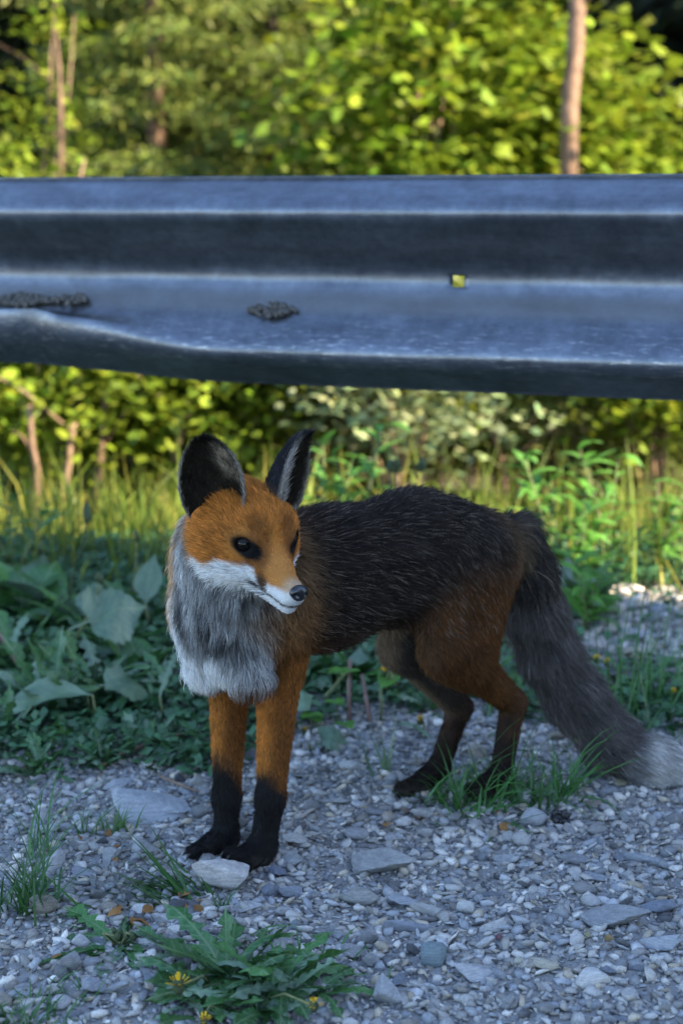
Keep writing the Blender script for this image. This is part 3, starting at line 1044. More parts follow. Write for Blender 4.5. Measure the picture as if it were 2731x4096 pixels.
def fox_colour(p, W, regs, rs, N):
    """fur colour at skin points p (n,3) given region weights"""
    n = len(p)
    nz = vnoise(p, 60, 1); nz2 = vnoise(p, 140, 2); nz3 = .6 * vnoise(p * np.array([1, 1, .55]), 60, 6) + .4 * vnoise(p * np.array([1, 1, .6]), 130, 16)
    c = np.zeros((n, 3))
    s = (p - A0) @ AR; sd = (p - A0) @ NL; z = p[:, 2]

    def put(w, rgb):
        rgb = np.asarray(rgb, float)
        c[:] = c * (1 - w[:, None]) + (rgb if rgb.ndim == 2 else rgb[None]) * w[:, None]
    ORG = np.array([.48, .185, .034]); BRN = np.array([.12, .048, .013]); BLK = np.array([.012, .011, .011])
    WHT = np.array([.80, .79, .77]); BUF = np.array([.55, .34, .17])
    g = lambda *names: sum(W[:, i] for i, r in enumerate(regs) if r in names)
    # trunk and rump: dark, brindled; browner along the top behind the neck and low on the belly
    tr = np.array([.028, .021, .0175]) * (0.6 + .9 * nz[:, None])
    c[:] = tr
    put(sstep(.36, .40, z) * sstep(.16, .02, s) * .75, (.11, .042, .014))
    put(sstep(.285, .24, z) * .55, (.06, .03, .014))
    put(sstep(.12, .03, s) * sstep(.35, .28, z) * .7, (.14, .065, .022))
    put(g('rump') * sstep(.37, .43, s) * .5, (.16, .10, .055))
    # thighs
    th = g('thigh')
    put(th * sstep(.345, .27, z), BRN * (.7 + .6 * nz[:, None]))
    put(th * sstep(.40, .44, s) * sstep(.36, .30, z) * .6, (.24, .11, .04))
    tf = g('thigh_far', 'shank_far')
    put(tf * sstep(.32, .26, z), (.06, .048, .040))
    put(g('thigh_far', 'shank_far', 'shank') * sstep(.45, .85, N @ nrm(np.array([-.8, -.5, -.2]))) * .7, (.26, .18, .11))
    fr = -(p - A0) @ AR
    put(g('shank') * 1.0, BRN * (.75 + .5 * nz[:, None]))
    hk = g('hock', 'hpaw')
    put(hk, np.array([.02, .014, .011]) + np.array([.07, .028, .008]) * (sstep(.03, .10, z) * nz)[:, None])
    # shoulder and front legs
    sh = g('shoulder')
    put(sh * sstep(.36, .30, z), np.array([.20, .080, .020]) * (.65 + .7 * nz[:, None]))
    fl = g('foreleg', 'paw', 'shoulder_far')
    cam_dir = np.array([-.55, -.83, 0])
    put(g('foreleg') * 1.0, ORG * (.80 + .5 * nz[:, None]))
    put(g('foreleg') * sstep(-.2, .65, N @ nrm(NL + .5 * AR)) * .8, np.array([.15, .055, .013]))  # browner flank side: partly the coat, partly shade put into the colour
    put(g('shoulder_far') * sstep(.27, .22, z), ORG * .7)
    # black stockings, reaching higher on the front of the near leg
    hy = N @ nrm(np.array([-.70, -.70, 0]))
    edge = .086 + .022 * (nz - .5) + .012 * (nz2 - .5) + .024 * hy
    put(fl * sstep(edge + .022, edge - .012, z), BLK * (.6 + nz[:, None]))
    put(g('paw', 'hpaw') * sstep(.022, .008, z) * sstep(.45, .7, nz2) * .6, (.10, .085, .07))
    # chest and throat: white and dove grey with dark parted tufts
    nk = g('neck', 'chest', 'shoulder_far', 'shoulder')
    front = (p - C(.055, 0)) @ -AR
    ww = np.clip(g('neck', 'chest') * 1.5, 0, 1)
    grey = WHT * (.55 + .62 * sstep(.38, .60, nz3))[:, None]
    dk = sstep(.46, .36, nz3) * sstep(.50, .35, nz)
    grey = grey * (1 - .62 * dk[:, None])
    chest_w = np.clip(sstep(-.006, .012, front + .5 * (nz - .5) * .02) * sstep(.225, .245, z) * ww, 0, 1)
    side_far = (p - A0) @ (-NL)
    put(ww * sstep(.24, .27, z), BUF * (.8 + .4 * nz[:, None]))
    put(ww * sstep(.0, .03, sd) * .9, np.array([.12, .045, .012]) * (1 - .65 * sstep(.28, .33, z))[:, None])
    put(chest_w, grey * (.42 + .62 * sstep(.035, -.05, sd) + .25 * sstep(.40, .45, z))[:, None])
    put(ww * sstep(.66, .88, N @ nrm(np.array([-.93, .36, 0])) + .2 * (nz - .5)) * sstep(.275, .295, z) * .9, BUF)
    # pale breast tufts above the legs
    for cc, rr in ((C(-.020, .245, -.030), .052), (C(-.012, .240, .022), .042)):
        put(sstep(rr, rr * .35, np.linalg.norm(p - cc, axis=1)) * ww.clip(.0, 1) ** .3, WHT * (.70 + .5 * nz3[:, None]))
    # tail
    ti = [i for i, r in enumerate(regs) if r == 'tail']
    tw = W[:, ti].sum(1)
    tpos = (W[:, ti] * np.arange(len(ti))).sum(1) / np.maximum(tw, 1e-6)
    tc = np.array([.095, .083, .078]) * (.55 + .9 * nz[:, None])
    tc = tc * (1 - .55 * sstep(1.6, .3, tpos))[:, None] + np.array([.05, .05, .055]) * .8 * sstep(4.2, 5.5, tpos)[:, None]
    put(tw, tc)
    put(tw * sstep(4.5, 6.6, tpos + .9 * (nz - .5)), WHT * 1.05)
    # pale flash of the buttock beside the tail root
    put(sstep(.030, .010, np.linalg.norm((p - P(2050, 2215, 2.0)) * np.array([1.3, .6, .6]), axis=1)) * .6, (.26, .18, .11))
    # ---- head
    q = (p - HC) @ HM.T
    hw = g('head')
    f, l, u = q[:, 0], np.abs(q[:, 1]), q[:, 2]
    hc = ORG * (1.12 + .35 * (nz - .5))[:, None]
    hc = hc * (1 - .35 * sstep(.005, -.03, f) * 0)[:, None]
    put2 = lambda w, rgb: hc.__setitem__(slice(None), hc * (1 - w[:, None]) + np.asarray(rgb, float) * w[:, None])
    # darker brown bridge marks in front of the eyes, lighter muzzle top
    put2(sstep(.05, .075, f) * .45, (.56, .245, .07))
    put2(sstep(.022, .010, np.hypot(f - .052, (l - .020) * 1.2)) * .6, (.12, .04, .012))
    # white of the cheek, lip and chin
    lim = np.where(f > .056, -.0265 + .10 * (f - .085), -.0265 - (.056 - f) * .06 - .012 * np.exp(-((f - .034) / .013) ** 2) * 0)
    lim = lim + .010 * sstep(.070, .046, f) * sstep(.006, .03, f) + (nz2 - .5) * .004
    lim = lim - .016 * np.exp(-((f - .062) / .010) ** 2) * 0
    wmask = sstep(lim + .003, lim - .003, u)
    wmask = wmask * (1 - .95 * sstep(.0085, .004, np.hypot(f - .066, (u + .028) * .8)) * (l > .006))
    put2(wmask, WHT * 1.1)
    put2(sstep(.087, .102, f) * sstep(-.034, -.018, u) * .75, (.56, .42, .28))
    put2(sstep(-.012, -.03, f) * sstep(-.012, -.03, u) * .9, BUF)
    # dark whisker patch on the lip and the mouth line
    put2(sstep(.011, .005, np.hypot(f - .066, u + .0285)) * .85 * (l > .006), (.03, .018, .012))
    mu = -.0405 - .05 * (.095 - f) * 0 - .0015 * np.sin((f - .04) * 60)
    mline = sstep(.0026, .0010, np.abs(u - (-.0405 + (.092 - f) * .085))) * sstep(.044, .050, f)
    put2(mline * .93, (.010, .009, .010))
    put2(sstep(.008, .004, np.hypot(f - .050, u + .0372)) * .8 * (l > .008), (.012, .011, .012))
    # eye rims, long and dark towards the nose
    for e in EYE.values():
        de = q - e
        de = de - np.array([.0025, -np.sign(e[1]) * .0008, -.001])
        along = nrm(np.array([.83, -np.sign(e[1]) * .45, -.36]))
        t = de @ along
        rr = np.linalg.norm(de - t[:, None] * along, axis=1)
        k = np.hypot(t / 1.95, rr)
        put2(sstep(.018, .010, k) * .45, (.09, .032, .011))
        put2(sstep(.0126, .0102, k), (.003, .003, .003))
    hw = np.clip(hw * 1.25, 0, 1)
    put(sstep(.25, .75, hw), hc)
    return np.clip(c, .003, .9)


FUR = {  # length, lift, density (relative), clump
    'trunk': (.021, .30, 1.0, .3), 'rump': (.021, .28, 1.0, .3), 'chest': (.024, .50, 1.3, .6), 'neck': (.021, .45, 1.2, .5),
    'shoulder': (.013, .32, 1.1, .2), 'shoulder_far': (.013, .35, 1.1, .2), 'thigh': (.014, .30, 1.0, .2), 'thigh_far': (.014, .3, 1.0, .2),
    'shank': (.008, .28, 1.1, .15), 'shank_far': (.008, .28, 1.1, .15), 'foreleg': (.0075, .32, 1.4, .15), 'hock': (.006, .3, 1.2, .1),
    'paw': (.007, .34, 1.5, .3), 'hpaw': (.007, .34, 1.3, .3), 'tail': (.034, .40, 1.3, .6), 'head': (.0085, .24, 2.3, .1)}


def build_fox():
    r = np.random.default_rng(21)
    V, F = fox_surface()
    regs = [x[0] for x in PR]
    ears = [ear(s) for s in (-1, 1)]
    nb = len(V)
    allV, allF, o = [V], [F], nb
    earinfo = []
    for (EV, EF, UV, upv, face) in ears:
        wv = HC + EV @ HM
        allV.append(wv); allF.append(EF + o); earinfo.append((o, o + len(wv), UV, upv @ HM, face @ HM)); o += len(wv)
    V = np.concatenate(allV); F = np.concatenate(allF)
    # tie each ear's foot into the skull so the body stays one piece
    tie = []
    for (a, b, UV, upv, face) in earinfo:
        i0 = a + 8
        nb_ = np.argsort(np.linalg.norm(V[:nb] - V[i0], axis=1))[:2]
        tie.append((i0, i0 + 1, nb_[0], nb_[1]))
    F = np.vstack([F, np.array(tie)])
    # light smoothing of the body part
    E = np.concatenate([F[:, [0, 1]], F[:, [1, 2]], F[:, [2, 3]], F[:, [3, 0]]])
    deg = np.bincount(E.ravel(), minlength=len(V)).clip(1)
    for _ in range(2):
        acc = np.zeros_like(V)
        np.add.at(acc, E[:, 0], V[E[:, 1]]); np.add.at(acc, E[:, 1], V[E[:, 0]])
        V[:nb] = V[:nb] * .5 + .5 * (acc / deg[:, None])[:nb]
    fn = np.cross(V[F[:, 2]] - V[F[:, 0]], V[F[:, 3]] - V[F[:, 1]])
    N = np.zeros_like(V)
    for k in range(4):
        np.add.at(N, F[:, k], fn)
    N = nrm(N)
    D = np.stack([sdf(V, i) for i in range(len(PR))], 1)
    Wt = np.exp(-np.clip(D - D.min(1, keepdims=True), 0, .2) / .007)
    Wt /= Wt.sum(1, keepdims=True)
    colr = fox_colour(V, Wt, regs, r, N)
    flow = Wt @ np.stack([x[7] for x in PR])
    q = (V - HC) @ HM.T
    hw = np.clip(Wt[:, [i for i, x in enumerate(regs) if x == 'head']].sum(1) * 1.3, 0, 1)
    hf = nrm(nrm(q - np.array([.125, 0, -.034])) * np.array([1, 1, 1.0]) + np.array([-.35, 0, .0])) @ HM
    flow = nrm(flow * (1 - hw[:, None]) + hf * hw[:, None])
    par = np.array([FUR[x] for x in regs])
    pv = Wt @ par                                        # length, lift, density, clump per vertex
    f = q[:, 0]
    hl = np.interp(f, [-.05, 0, .035, .06, .10], [.019, .0145, .009, .0045, .0028])
    pv[:, 0] = pv[:, 0] * (1 - hw) + hl * hw
    for e in EYE.values():
        pv[:, 0] *= .30 + .70 * sstep(.012, .024, np.linalg.norm(q - e, axis=1))
    pv[:, 1] = pv[:, 1] * (1 - hw) + np.interp(f, [0, .05, .1], [.30, .2, .16]) * hw
    # ears
    for a, b, UV, upv, face in earinfo:
        s_, t_, lay = UV.T
        nzz = vnoise(V[a:b], 120, 4)
        back = np.array([.022, .021, .024])[None] * (.7 + .7 * nzz[:, None])
        back = back * (1 - sstep(.25, .0, t_)[:, None]) + np.array([.22, .12, .06]) * sstep(.25, .0, t_)[:, None]
        sg = 1 if upv @ HM[1] < 0 else -1
        pale = sstep(.05, .30, s_ * sg) * sstep(.92, .70, s_ * sg) * sstep(.22, .42, t_) * sstep(.92, .75, t_) * (.35 + .9 * sstep(.35, .65, vnoise(V[a:b] * np.array([1, 1, .4]), 300, 5)))
        dark = np.clip(1 - pale, 0, 1)
        ins = np.array([.50, .42, .31])[None] * (1 - .90 * dark[:, None]) * (.6 + .7 * nzz[:, None])
        ins = ins * (1 - .8 * sstep(.82, .97, t_)[:, None])
        colr[a:b] = np.where(lay[:, None] > .5, ins, back)
        edge = sstep(.88, .97, np.abs(s_)) * sstep(.9, .6, t_)
        colr[a:b] = colr[a:b] * (1 - edge[:, None]) + np.array([.36, .32, .27]) * edge[:, None]
        flow[a:b] = upv
        ln = np.where(lay > .5, .010, .006)
        pv[a:b] = np.stack([ln, np.where(lay > .5, .35, .22), np.full(b - a, 1.7), np.full(b - a, .1)], 1)
        N[a:b] = np.where(lay[:, None] > .5, face, -face)[:] * .6 + N[a:b] * .4
    N = nrm(N)

    root = empty('fox', (float(C(.17, 0)[0]), float(C(.17, 0)[1]), 0))
    tag(root, 'young red fox with dark flanks and white tipped tail standing on gravel', 'fox')
    off = np.array(root.location)
    m = Mat('fox_skin')
    cc = m.mix(1.0, m.attr('tint'), (.55, .55, .55), 'MULTIPLY')
    mat = m.done(m.principled(cc, .8, .15))
    body = mesh_obj('body', V - off, F, mat, root, smooth=True, col=colr)

    # ---- fur
    T = np.concatenate([F[:, [0, 1, 2]], F[:, [0, 2, 3]]])
    ar = .5 * np.linalg.norm(np.cross(V[T[:, 1]] - V[T[:, 0]], V[T[:, 2]] - V[T[:, 0]]), axis=1)
    den = pv[T, 2].mean(1)
    total = 190000
    pr_ = ar * den; pr_ /= pr_.sum()
    ti = r.choice(len(T), total, p=pr_)
    b1, b2 = r.uniform(0, 1, total), r.uniform(0, 1, total)
    sw = b1 + b2 > 1
    b1[sw], b2[sw] = 1 - b1[sw], 1 - b2[sw]
    bc = np.stack([1 - b1 - b2, b1, b2], 1)
    mixv = lambda A: (A[T[ti]] * bc[..., None]).sum(1)
    p, nn, fl, prm, cl = mixv(V), nrm(mixv(N)), nrm(mixv(flow)), mixv(pv), mixv(colr)
    keep = np.ones(total, bool)
    qh = (p - HC) @ HM.T
    for e in EYE.values():
        keep &= np.linalg.norm((qh - e) * np.array([.85, .85, 1.25]), axis=1) > .0082
    keep &= np.linalg.norm(qh - NOSE - np.array([.001, 0, 0]), axis=1) > .0095
    keep &= p[:, 2] > .002
    p, nn, fl, prm, cl, qh = p[keep], nn[keep], fl[keep], prm[keep], cl[keep], qh[keep]
    n = len(p)
    # wander of the lie of the coat
    wv = np.stack([vnoise(p, 45, 11), vnoise(p, 45, 12), vnoise(p, 45, 13)], 1) - .5
    fl = fl + wv * .7
    fl = fl - (fl * nn).sum(1, keepdims=True) * nn
    fl = nrm(fl)
    jit = r.normal(size=(n, 3)) * .16
    L = prm[:, 0] * r.uniform(.65, 1.15, n)
    guard = r.uniform(0, 1, n) < .05
    L = np.where(guard, L * 1.25, L)
    lift = prm[:, 1] * r.uniform(.6, 1.5, n)
    d0 = nrm(fl * np.cos(lift * 2.0)[:, None] + nn * np.sin(lift * 2.0)[:, None] + jit)
    d1 = nrm(fl * np.cos(lift)[:, None] + nn * np.sin(lift)[:, None] + jit)
    d2 = nrm(fl + nn * (lift * .35)[:, None] + jit * 1.2 + np.array([0, 0, -.12]))
    p0 = p - nn * .0008
    p1 = p0 + d0 * (L * .30)[:, None]
    p2 = p1 + d1 * (L * .38)[:, None]
    p3 = p2 + d2 * (L * .36)[:, None]
    # tufts: tips gather towards the middle of their cell
    cell = np.maximum(prm[:, 0] * .42, .004)
    cq = np.floor(p / np.median(cell)).astype(np.int64)
    for lim in (.0062, .0095):
        sel = (cell > lim * .62) & (cell <= lim * 1.25) if lim < .009 else (cell > .0078)
        if sel.sum() < 10:
            continue
        wob = (np.stack([vnoise(p[sel], 90, 21), vnoise(p[sel], 90, 22), vnoise(p[sel], 90, 23)], 1) - .5) * lim * 1.5
        key = np.floor((p[sel] + wob) / lim).astype(np.int64)
        _, inv = np.unique(key, axis=0, return_inverse=True)
        inv = inv.ravel()
        kk = inv.max() + 1
        cn = np.bincount(inv, minlength=kk)
        cen = np.stack([np.bincount(inv, p3[sel][:, a], kk) / cn for a in range(3)], 1)[inv]
        k = (prm[sel, 3] * r.uniform(.5, 1.2, sel.sum()))[:, None]
        p3[sel] += (cen - p3[sel]) * k
        p2[sel] += (cen - p2[sel]) * k * .35
    # never through the ground
    for a in (p1, p2, p3):
        a[:, 2] = np.maximum(a[:, 2], .0025)
    pts = np.stack([p0, p1, p2, p3], 1)
    # colour: each hair its own shade; pale guard hairs on the dark coat
    pst = p - .8 * fl * (p * fl).sum(1, keepdims=True)
    val = r.lognormal(0, .22, n) * (.62 + .76 * vnoise(p3, 260, 31)) * (.75 + .5 * vnoise(pst, 420, 32))
    c = cl * val[:, None]
    lum = cl.mean(1)
    s_ = (p - A0) @ AR
    trunk = (lum < .09) & (s_ > .05) & (p[:, 2] > .24) & (np.linalg.norm(qh, axis=1) > .11)
    pale = trunk & (r.uniform(0, 1, n) < .13)
    c[pale] = np.array([.24, .19, .145]) * r.uniform(.4, 1.4, pale.sum())[:, None]
    tz = (p[:, 2] < .30) & (s_ > .45)
    pale2 = tz & (r.uniform(0, 1, n) < .12)
    c[pale2] = c[pale2] * 1.6 + .012
    rad = np.where(prm[:, 0] > .012, .00030, .00024) * r.uniform(.75, 1.2, n)
    rad = np.where(pale, rad * .62, rad)
    hc = bpy.data.hair_curves.new('fur')
    hc.add_curves([4] * n)
    hc.attributes['position'].data.foreach_set('vector', np.ascontiguousarray(pts - off, np.float32).ravel())
    ra = hc.attributes.get('radius') or hc.attributes.new('radius', 'FLOAT', 'POINT')
    ra.data.foreach_set('value', (rad[:, None] * np.array([1.0, .95, .7, .12])[None]).astype(np.float32).ravel())
    ca = hc.attributes.new('tint', 'FLOAT_COLOR', 'CURVE')
    c4 = np.ones((n, 4), np.float32); c4[:, :3] = np.clip(c, .002, .92)
    ca.data.foreach_set('color', c4.ravel())
    m = Mat('fox_fur')
    hi = m.n('HairInfo')
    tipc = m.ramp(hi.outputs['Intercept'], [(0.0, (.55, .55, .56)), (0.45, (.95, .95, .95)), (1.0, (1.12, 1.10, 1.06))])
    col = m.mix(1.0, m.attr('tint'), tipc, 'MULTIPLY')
    hb = m.n('BsdfDiffuse')
    m.l(col, hb.inputs['Color'])
    tl = m.n('BsdfTranslucent')
    m.l(col, tl.inputs['Color'])
    gl = m.n('BsdfGlossy'); gl.inputs['Roughness'].default_value = .45; gl.inputs['Color'].default_value = (.8, .8, .8, 1)
    mx = m.n('MixShader'); mx.inputs[0].default_value = .35
    m.l(hb.outputs[0], mx.inputs[1]); m.l(tl.outputs[0], mx.inputs[2])
    mg = m.n('MixShader'); mg.inputs[0].default_value = .012
    m.l(mx.outputs[0], mg.inputs[1]); m.l(gl.outputs[0], mg.inputs[2])
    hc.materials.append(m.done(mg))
    fo = bpy.data.objects.new('fur', hc)
    link(fo, root)
    tag(fo, kind='stuff')

    # ---- whiskers
    wp = []
    for side in (-1, 1):
        for i in range(8):
            a = HL(.078 - .004 * (i % 4), side * (.0145 + .001 * (i % 3)), -.032 - .0030 * (i // 2))
            dirl = nrm(np.array([-.75 + .1 * r.normal(), side * (.42 + .1 * r.normal()), -.12 - .06 * (i // 2) + .06 * r.normal()])) @ HM
            ln = r.uniform(.035, .06)
            wp.append([a, a + dirl * ln * .35, a + dirl * ln * .7 + np.array([0, 0, -.002]), a + dirl * ln + np.array([0, 0, -.006])])
    wp = np.array(wp)
    wc = bpy.data.hair_curves.new('whiskers')
    wc.add_curves([4] * len(wp))
    wc.attributes['position'].data.foreach_set('vector', np.ascontiguousarray(wp - off, np.float32).ravel())
    ra = wc.attributes.get('radius') or wc.attributes.new('radius', 'FLOAT', 'POINT')
    ra.data.foreach_set('value', np.tile(np.array([.00022, .0002, .00014, .00004], np.float32), len(wp)))
    m = Mat('whisker')
    wc.materials.append(m.done(m.principled((.015, .014, .014), .4, .5)))
    link(bpy.data.objects.new('whiskers', wc), root)

    # ---- eyes and nose
    m = Mat('eye')
    lw = m.n('TexCoord')
    me = m.principled((.004, .003, .002), .04, .18)
    M_EYE = m.done(me)
    m = Mat('eyelid_skin')
    M_LID = m.done(m.principled((.010, .008, .007), .65, .15))
    EVs, EFs = ICO[3]
    for side in (-1, 1):
        e = EYE[side] + np.array([-.0008, -side * .0016, -.0006])
        eo = mesh_obj('eye', EVs * .0090, EFs, M_EYE, root, smooth=True)
        eo.location = Vector(HL(*e) - off)
        # dark lids half closed over it
        cdir = EVs[EFs].mean(1) @ HM.T
        up_ = nrm(np.array([-.10, 0, 1.0])); dn_ = nrm(np.array([.0, side * .1, -1.0]))
        lid = EFs[(cdir @ up_ > .34) | (cdir @ dn_ > .66)]
        lo = mesh_obj('eyelid', EVs * .0096, lid, M_LID, root, smooth=True)
        lo.location = eo.location
    m = Mat('nose_leather')
    nn_ = m.noise(500, 3)
    M_N = m.done(m.principled((.006, .006, .008), .32, .6, normal=m.bump(nn_, .25, .001)))
    NV = EVs.copy()
    a = NV.copy()
    # broad on top, tapering to the lip, two nostrils pressed in
    wid = .0108 * (1 - .30 * np.clip(-a[:, 2], 0, 1)) 
    X = a[:, 0] * .0078
    Y = a[:, 1] * wid
    Z = a[:, 2] * .0088
    for sd_ in (-1, 1):
        k = np.exp(-(((a[:, 1] - sd_ * .52) / .26) ** 2 + ((a[:, 2] + .05) / .30) ** 2)) * (a[:, 0] > 0)
        X = X - .0045 * k
    k = np.exp(-(a[:, 1] / .10) ** 2) * (a[:, 2] < .2) * (a[:, 0] > 0)
    X = X - .0012 * k
    NW = np.stack([X, Y, Z], 1) + NOSE + np.array([-.003, 0, .0005])
    no = mesh_obj('nose', HC + NW @ HM - off, EFs, M_N, root, smooth=True)
    # claws on the toes
    m = Mat('claw')
    M_CL = m.done(m.principled((.05, .042, .036), .4, .4))
    for (a, b) in TOES:
        d = nrm(b - a)
        tip = b + d * .012 + np.array([0, 0, -.004])
        tip[2] = max(tip[2], .0015)
        Vc, Fc = tube([b + d * .002 + np.array([0, 0, .001]), b + d * .008 + np.array([0, 0, .0005]), tip], [.0020, .0016, .0003], 6)
        mesh_obj('claw', Vc - off, tri_of(Fc), M_CL, root, smooth=True)
    return root, off


fox, FOX_OFF = build_fox()

# ------------------------------------------------------------------ plants
def leaf_grid(outline, n=15, arch=0.5, fold=0.25, wave=0.0, seed=0, twist=0.0):
    """leaf of length 1 from the origin along +Y, arching down; outline(t)->half width"""
    r = np.random.default_rng(seed)
    t = np.linspace(0, 1, n)
    ang = arch * (t - 0.15)
    y = np.r_[0, np.cumsum(np.cos(ang[:-1] * 1.2) / (n - 1))]
    z = np.r_[0, np.cumsum(-np.sin(ang[:-1] * 1.2) / (n - 1))]
    V, F = [], []
    for i in range(n):
        for s in (-1, -.5, 0, .5, 1):
            w = outline(t[i], s)
            tw = twist * t[i]
            back = -abs(s) * .06 * (w > .02)
            V.append((s * w * math.cos(tw), y[i] + back, z[i] + abs(s) * w * fold + s * w * math.sin(tw) + wave * w * math.sin(9 * t[i] + 3 * s + seed)))
    for i in range(n - 1):
        for j in range(4):
            a = i * 5 + j
            F.append((a, a + 1, a + 6, a + 5))
    return np.array(V), np.array(F)


def o_dandelion(t, s):
    if t < .08: return .018
    b = .145 * math.sin(math.pi * min(1, (t * .9 + .05)) ** 1.25) ** .8
    k = (t * 5.3 + (.45 if s < 0 else 0) + .25 * math.sin(t * 11)) % 1.0
    tooth = .26 + .74 * (1 - k) ** 1.1 * (.75 + .25 * math.sin(t * 23 + s)) if t < .82 else 1.0
    return b * tooth * (1 - max(0, t - .9) * 9.5)


def o_ovate(t, s):
    if t < .10: return .012
    return .26 * math.sin(math.pi * ((t - .10) / .90) ** .8) + .004


def o_round(t, s):
    if t < .28: return .014
    u = (t - .28) / .72
    return .40 * (math.sin(math.pi * u ** .66) ** .72) * (.86 + .20 * ((t * 11 + .3 * s) % 1.0)) + .006


def o_lance(t, s):
    return .085 * math.sin(math.pi * min(1, .06 + t * .94)) ** .9 + .003


def o_clover(t, s):
    if t < .05: return .02
    return .40 * math.sin(math.pi * min(1, t * .97) ** 1.15) ** .65 + .004


LM_DARK = leaf_mat('leaf_dark_green', (.018, .075, .018), (.045, .125, .035), .22, .42, .5, 25)
LM_PALE = leaf_mat('leaf_grey_green', (.07, .135, .08), (.135, .20, .125), .2, .42, .5, 6)
LM_MID = leaf_mat('leaf_mid_green', (.03, .11, .022), (.06, .16, .04), .3, .45, .45, 25)
LM_BRIGHT = leaf_mat('leaf_bright', (.06, .19, .02), (.10, .26, .035), .4, .5, .4, 25)
LM_SUN = leaf_mat('leaf_sunny', (.12, .17, .02), (.20, .24, .035), .45, .55, .3, 12)
LM_GRASS = leaf_mat('grass_blade', (.035, .12, .025), (.07, .18, .045), .3, .45, .45, 60, False, False)
LM_DRY = leaf_mat('dry_leaf', (.20, .095, .03), (.33, .17, .06), .2, .8, .2, 60, False, False)


def simple_mat(name, c1, c2, scale=60, rough=.8):
    m = Mat(name)
    return m.done(m.principled(m.ramp(m.noise(scale, 4), [(0.3, c1), (0.7, c2)]), rough, .3))


M_STEM = simple_mat('stem', (.09, .11, .04), (.16, .17, .08))
M_STEMRED = simple_mat('stem_red', (.13, .075, .06), (.20, .13, .11))
M_TWIG = simple_mat('twig_brown', (.16, .10, .06), (.27, .18, .12))
M_BARK = simple_mat('bark', (.05, .03, .02), (.24, .145, .095), 26)
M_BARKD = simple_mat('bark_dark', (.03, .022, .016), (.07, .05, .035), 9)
M_YEL = simple_mat('petal_yellow', (.55, .33, .01), (.75, .48, .02), 80)
M_BUD = simple_mat('bud_dark', (.02, .035, .015), (.06, .08, .035), 90)

LEAF = {}
for nm, fn, specs in (('dandelion', o_dandelion, ((.9, .2, .10, .3), (.5, .35, .2, -.3), (1.3, .15, .15, .1), (.2, .3, .12, .5))),
                      ('ovate', o_ovate, ((.7, .25, .1, .2), (1.1, .2, .15, -.2), (.35, .3, .1, 0))),
                      ('round', o_round, ((.8, .25, .22, .2), (.5, .22, .28, -.2), (1.1, .2, .3, 0))),
                      ('lance', o_lance, ((.8, .3, .05, .3), (1.2, .2, .05, -.3), (.4, .3, .05, 0))),
                      ('clover', o_clover, ((.3, .25, .0, 0),))):
    LEAF[nm] = []
    for i, (a, f_, w, tw) in enumerate(specs):
        LEAF[nm].append(leaf_grid(fn, 31 if nm in ('dandelion', 'round') else 10, a, f_, w, i + 1, tw))
_leaf_me = {}


def leaf_mesh(kind, v, mat):
    k = (kind, v % len(LEAF[kind]), mat.name)
    if k not in _leaf_me:
        V, F = LEAF[kind][k[1]]
        _leaf_me[k] = raw_mesh(kind + '_leaf', V, F, mat, smooth=True)
    return _leaf_me[k]


_pr = np.random.default_rng(31)


def put_leaf(parent, loc, length, az, pitch, kind, mat, v=None, roll=0.0, name='leaf', wide=1.0):
    """leaf whose base is at loc (relative to the parent); az: heading, pitch: rise"""
    o = bpy.data.objects.new(name, leaf_mesh(kind, int(_pr.integers(0, 9)) if v is None else v, mat))
    link(o, parent)
    o.location = loc
    o.rotation_mode = 'QUATERNION'
    M = Matrix.Rotation(az - math.pi / 2, 4, 'Z') @ Matrix.Rotation(pitch, 4, 'X') @ Matrix.Rotation(roll, 4, 'Y')
    o.rotation_quaternion = M.to_quaternion()
    o.scale = (length * wide, length, length)
    return o


def put_stem(parent, pts, r0, r1, mat, name='stem', n=6):
    pts = np.asarray(pts, float)
    V, F = tube(pts, np.linspace(r0, r1, len(pts)), n)
    return mesh_obj(name, V, tri_of(F), mat, parent, smooth=True)


def gz(x, y):
    return float(ground_h(x, y)[0])


def rosette(px, py, n, length, kind, mats, label, group=None, cat='plant', name='dandelion_plant', rise=(.15, .7), spread=None, extra=None):
    c = G(px, py)
    root = empty(name, (c[0], c[1], gz(c[0], c[1])))
    tag(root, label, cat, group)
    for i in range(n):
        az = i * 2.4 + _pr.normal() * .3 if spread is None else _pr.uniform(*spread)
        L = length * _pr.uniform(.65, 1.2)
        put_leaf(root, (_pr.normal() * .006, _pr.normal() * .006, .0), L, az, _pr.uniform(*rise), kind, mats[i % len(mats)], None, _pr.normal() * .3)
    if extra: extra(root)
    return root


def flower(root, base, tip, open_=True, size=.009, smat=None):
    base, tip = np.array(base, float), np.array(tip, float)
    mid = (base + tip) / 2 + np.array([_pr.normal() * .01, 0, .01])
    put_stem(root, [base, mid, tip], .0016, .0013, smat or M_STEM, 'flower_stem')
    V, F = ICO[1]
    b = mesh_obj('bud', V * np.array([.55, .55, .75]) * size + tip, F, M_BUD, root, smooth=True)
    if open_:
        vs, fs = [], []
        for i in range(26):
            a = _pr.uniform(0, 6.28); e = _pr.uniform(.2, 1.35)
            d = np.array([math.cos(a) * math.cos(e), math.sin(a) * math.cos(e), math.sin(e)])
            s = nrm(np.cross(d, [0.1, .2, 1])) * size * .11
            o = len(vs)
            p0 = tip + d * size * .3; p1 = tip + d * size * _pr.uniform(.9, 1.25)
            vs += [p0 - s, p0 + s, p1 + s, p1 - s]
            fs.append((o, o + 1, o + 2, o + 3))
        mesh_obj('petals', np.array(vs), np.array(fs), M_YEL, root)


